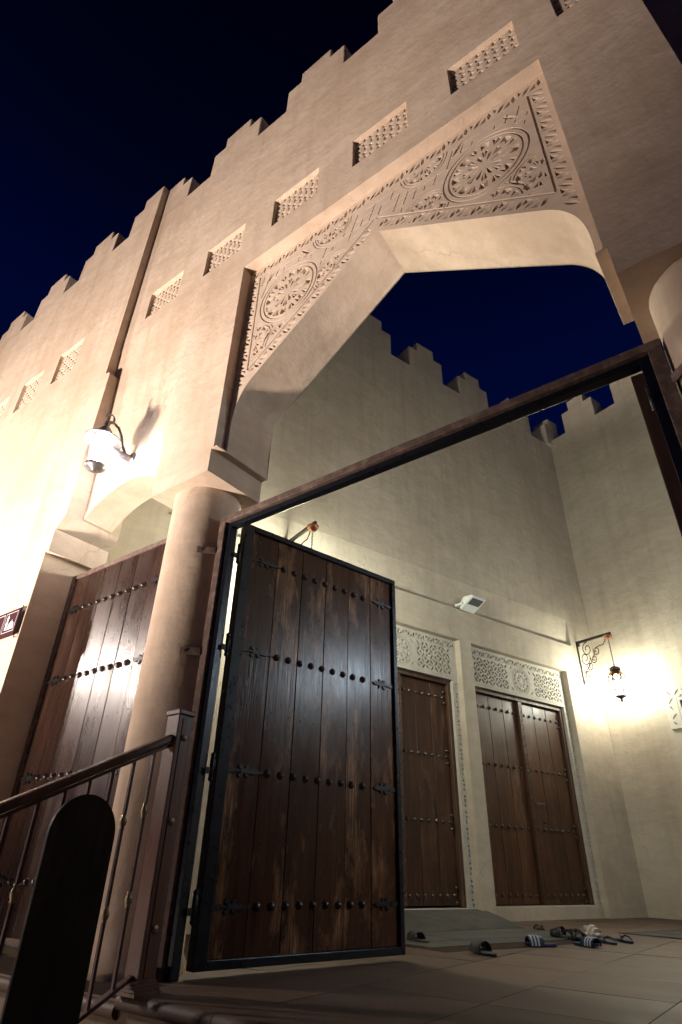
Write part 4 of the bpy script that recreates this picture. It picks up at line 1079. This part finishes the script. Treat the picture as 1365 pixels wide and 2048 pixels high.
sandal('pale cream sandal half hidden behind the black pair', -1.93, 6.30, A(-2.037, 6.35, -1.889, 6.20), 'white_leather')

# ------------------------------------------------------------------ lights outside the picture: added facade floodlight, globe lamp post
lp = thing('added_floodlight', 'added unseen floodlight on the paving, aimed up to light the facade', 'floodlight', (-5.4, -2.2, GZ))  # unseen helper lamp; place and cone chosen to grade the facade's brightness
MB().box(-0.22, 0.22, -0.14, 0.06, 0.0, 0.05).build('foot', 'iron', lp, 0.006)
hd = MB(); hd.prism_yz([(-0.16, 0.14), (-0.03, 0.06), (0.12, 0.30), (-0.01, 0.40)], -0.17, 0.17)
hd.build('head', 'iron', lp, 0.006)
for sx_ in (-1, 1): MB().box(0.171 * sx_ if sx_ > 0 else -0.185, 0.185 if sx_ > 0 else -0.171, -0.06, 0.0, 0.051, 0.26).build('yoke', 'iron', lp, 0.003)
MB().add([(-0.15, -0.012, 0.405), (0.15, -0.012, 0.405), (0.15, 0.112, 0.312), (-0.15, 0.112, 0.312)], [(0, 3, 2, 1)]).build('lens', 'bulb_street', lp)
sl_ = bpy.data.lights.new('facade_fill_spot', 'SPOT'); sl_.energy = P_FACADE_FILL; sl_.color = C_STREET; sl_.shadow_soft_size = 0.30
sl_.spot_size = radians(95); sl_.spot_blend = 1.0
so = bpy.data.objects.new('facade_fill_spot', sl_); COL.objects.link(so); so.parent = lp; so.location = (0, 0.13, 0.46)
so.rotation_euler = Vector((0.5, 4.2, 7.4)).to_track_quat('-Z', 'Y').to_euler()
def globe_post(label, xy, power, colr, bulb):
    t = thing('lamp_post', label, 'street lamp', (xy[0], xy[1], GZ))
    MB().lathe([(0.14, 0.0), (0.14, 0.06), (0.09, 0.10), (0.07, 0.5), (0.05, 0.6), (0.042, 3.85), (0.06, 3.90), (0.085, 3.95), (0.085, 3.97), (0.0, 3.98)], 20).build('post', 'iron', t)
    MB().lathe([(0.17 * sin(pi * i / 16) if 0 < i < 16 else 0.0, 4.14 - 0.17 * cos(pi * i / 16)) for i in range(17)], 24).build('globe', 'glass', t)
    MB().lathe([(0.0, 4.01), (0.03, 4.03), (0.07, 4.09), (0.07, 4.19), (0.03, 4.25), (0.0, 4.27)], 14).build('bulb', bulb, t)
    add_point('globe_light', (0, 0, 4.14), power, colr, 0.12, t)
globe_post('lit globe lamp post on the square far left of the steps', (-8.1, -0.55), P_GLOBE, C_STREET, 'bulb_street')
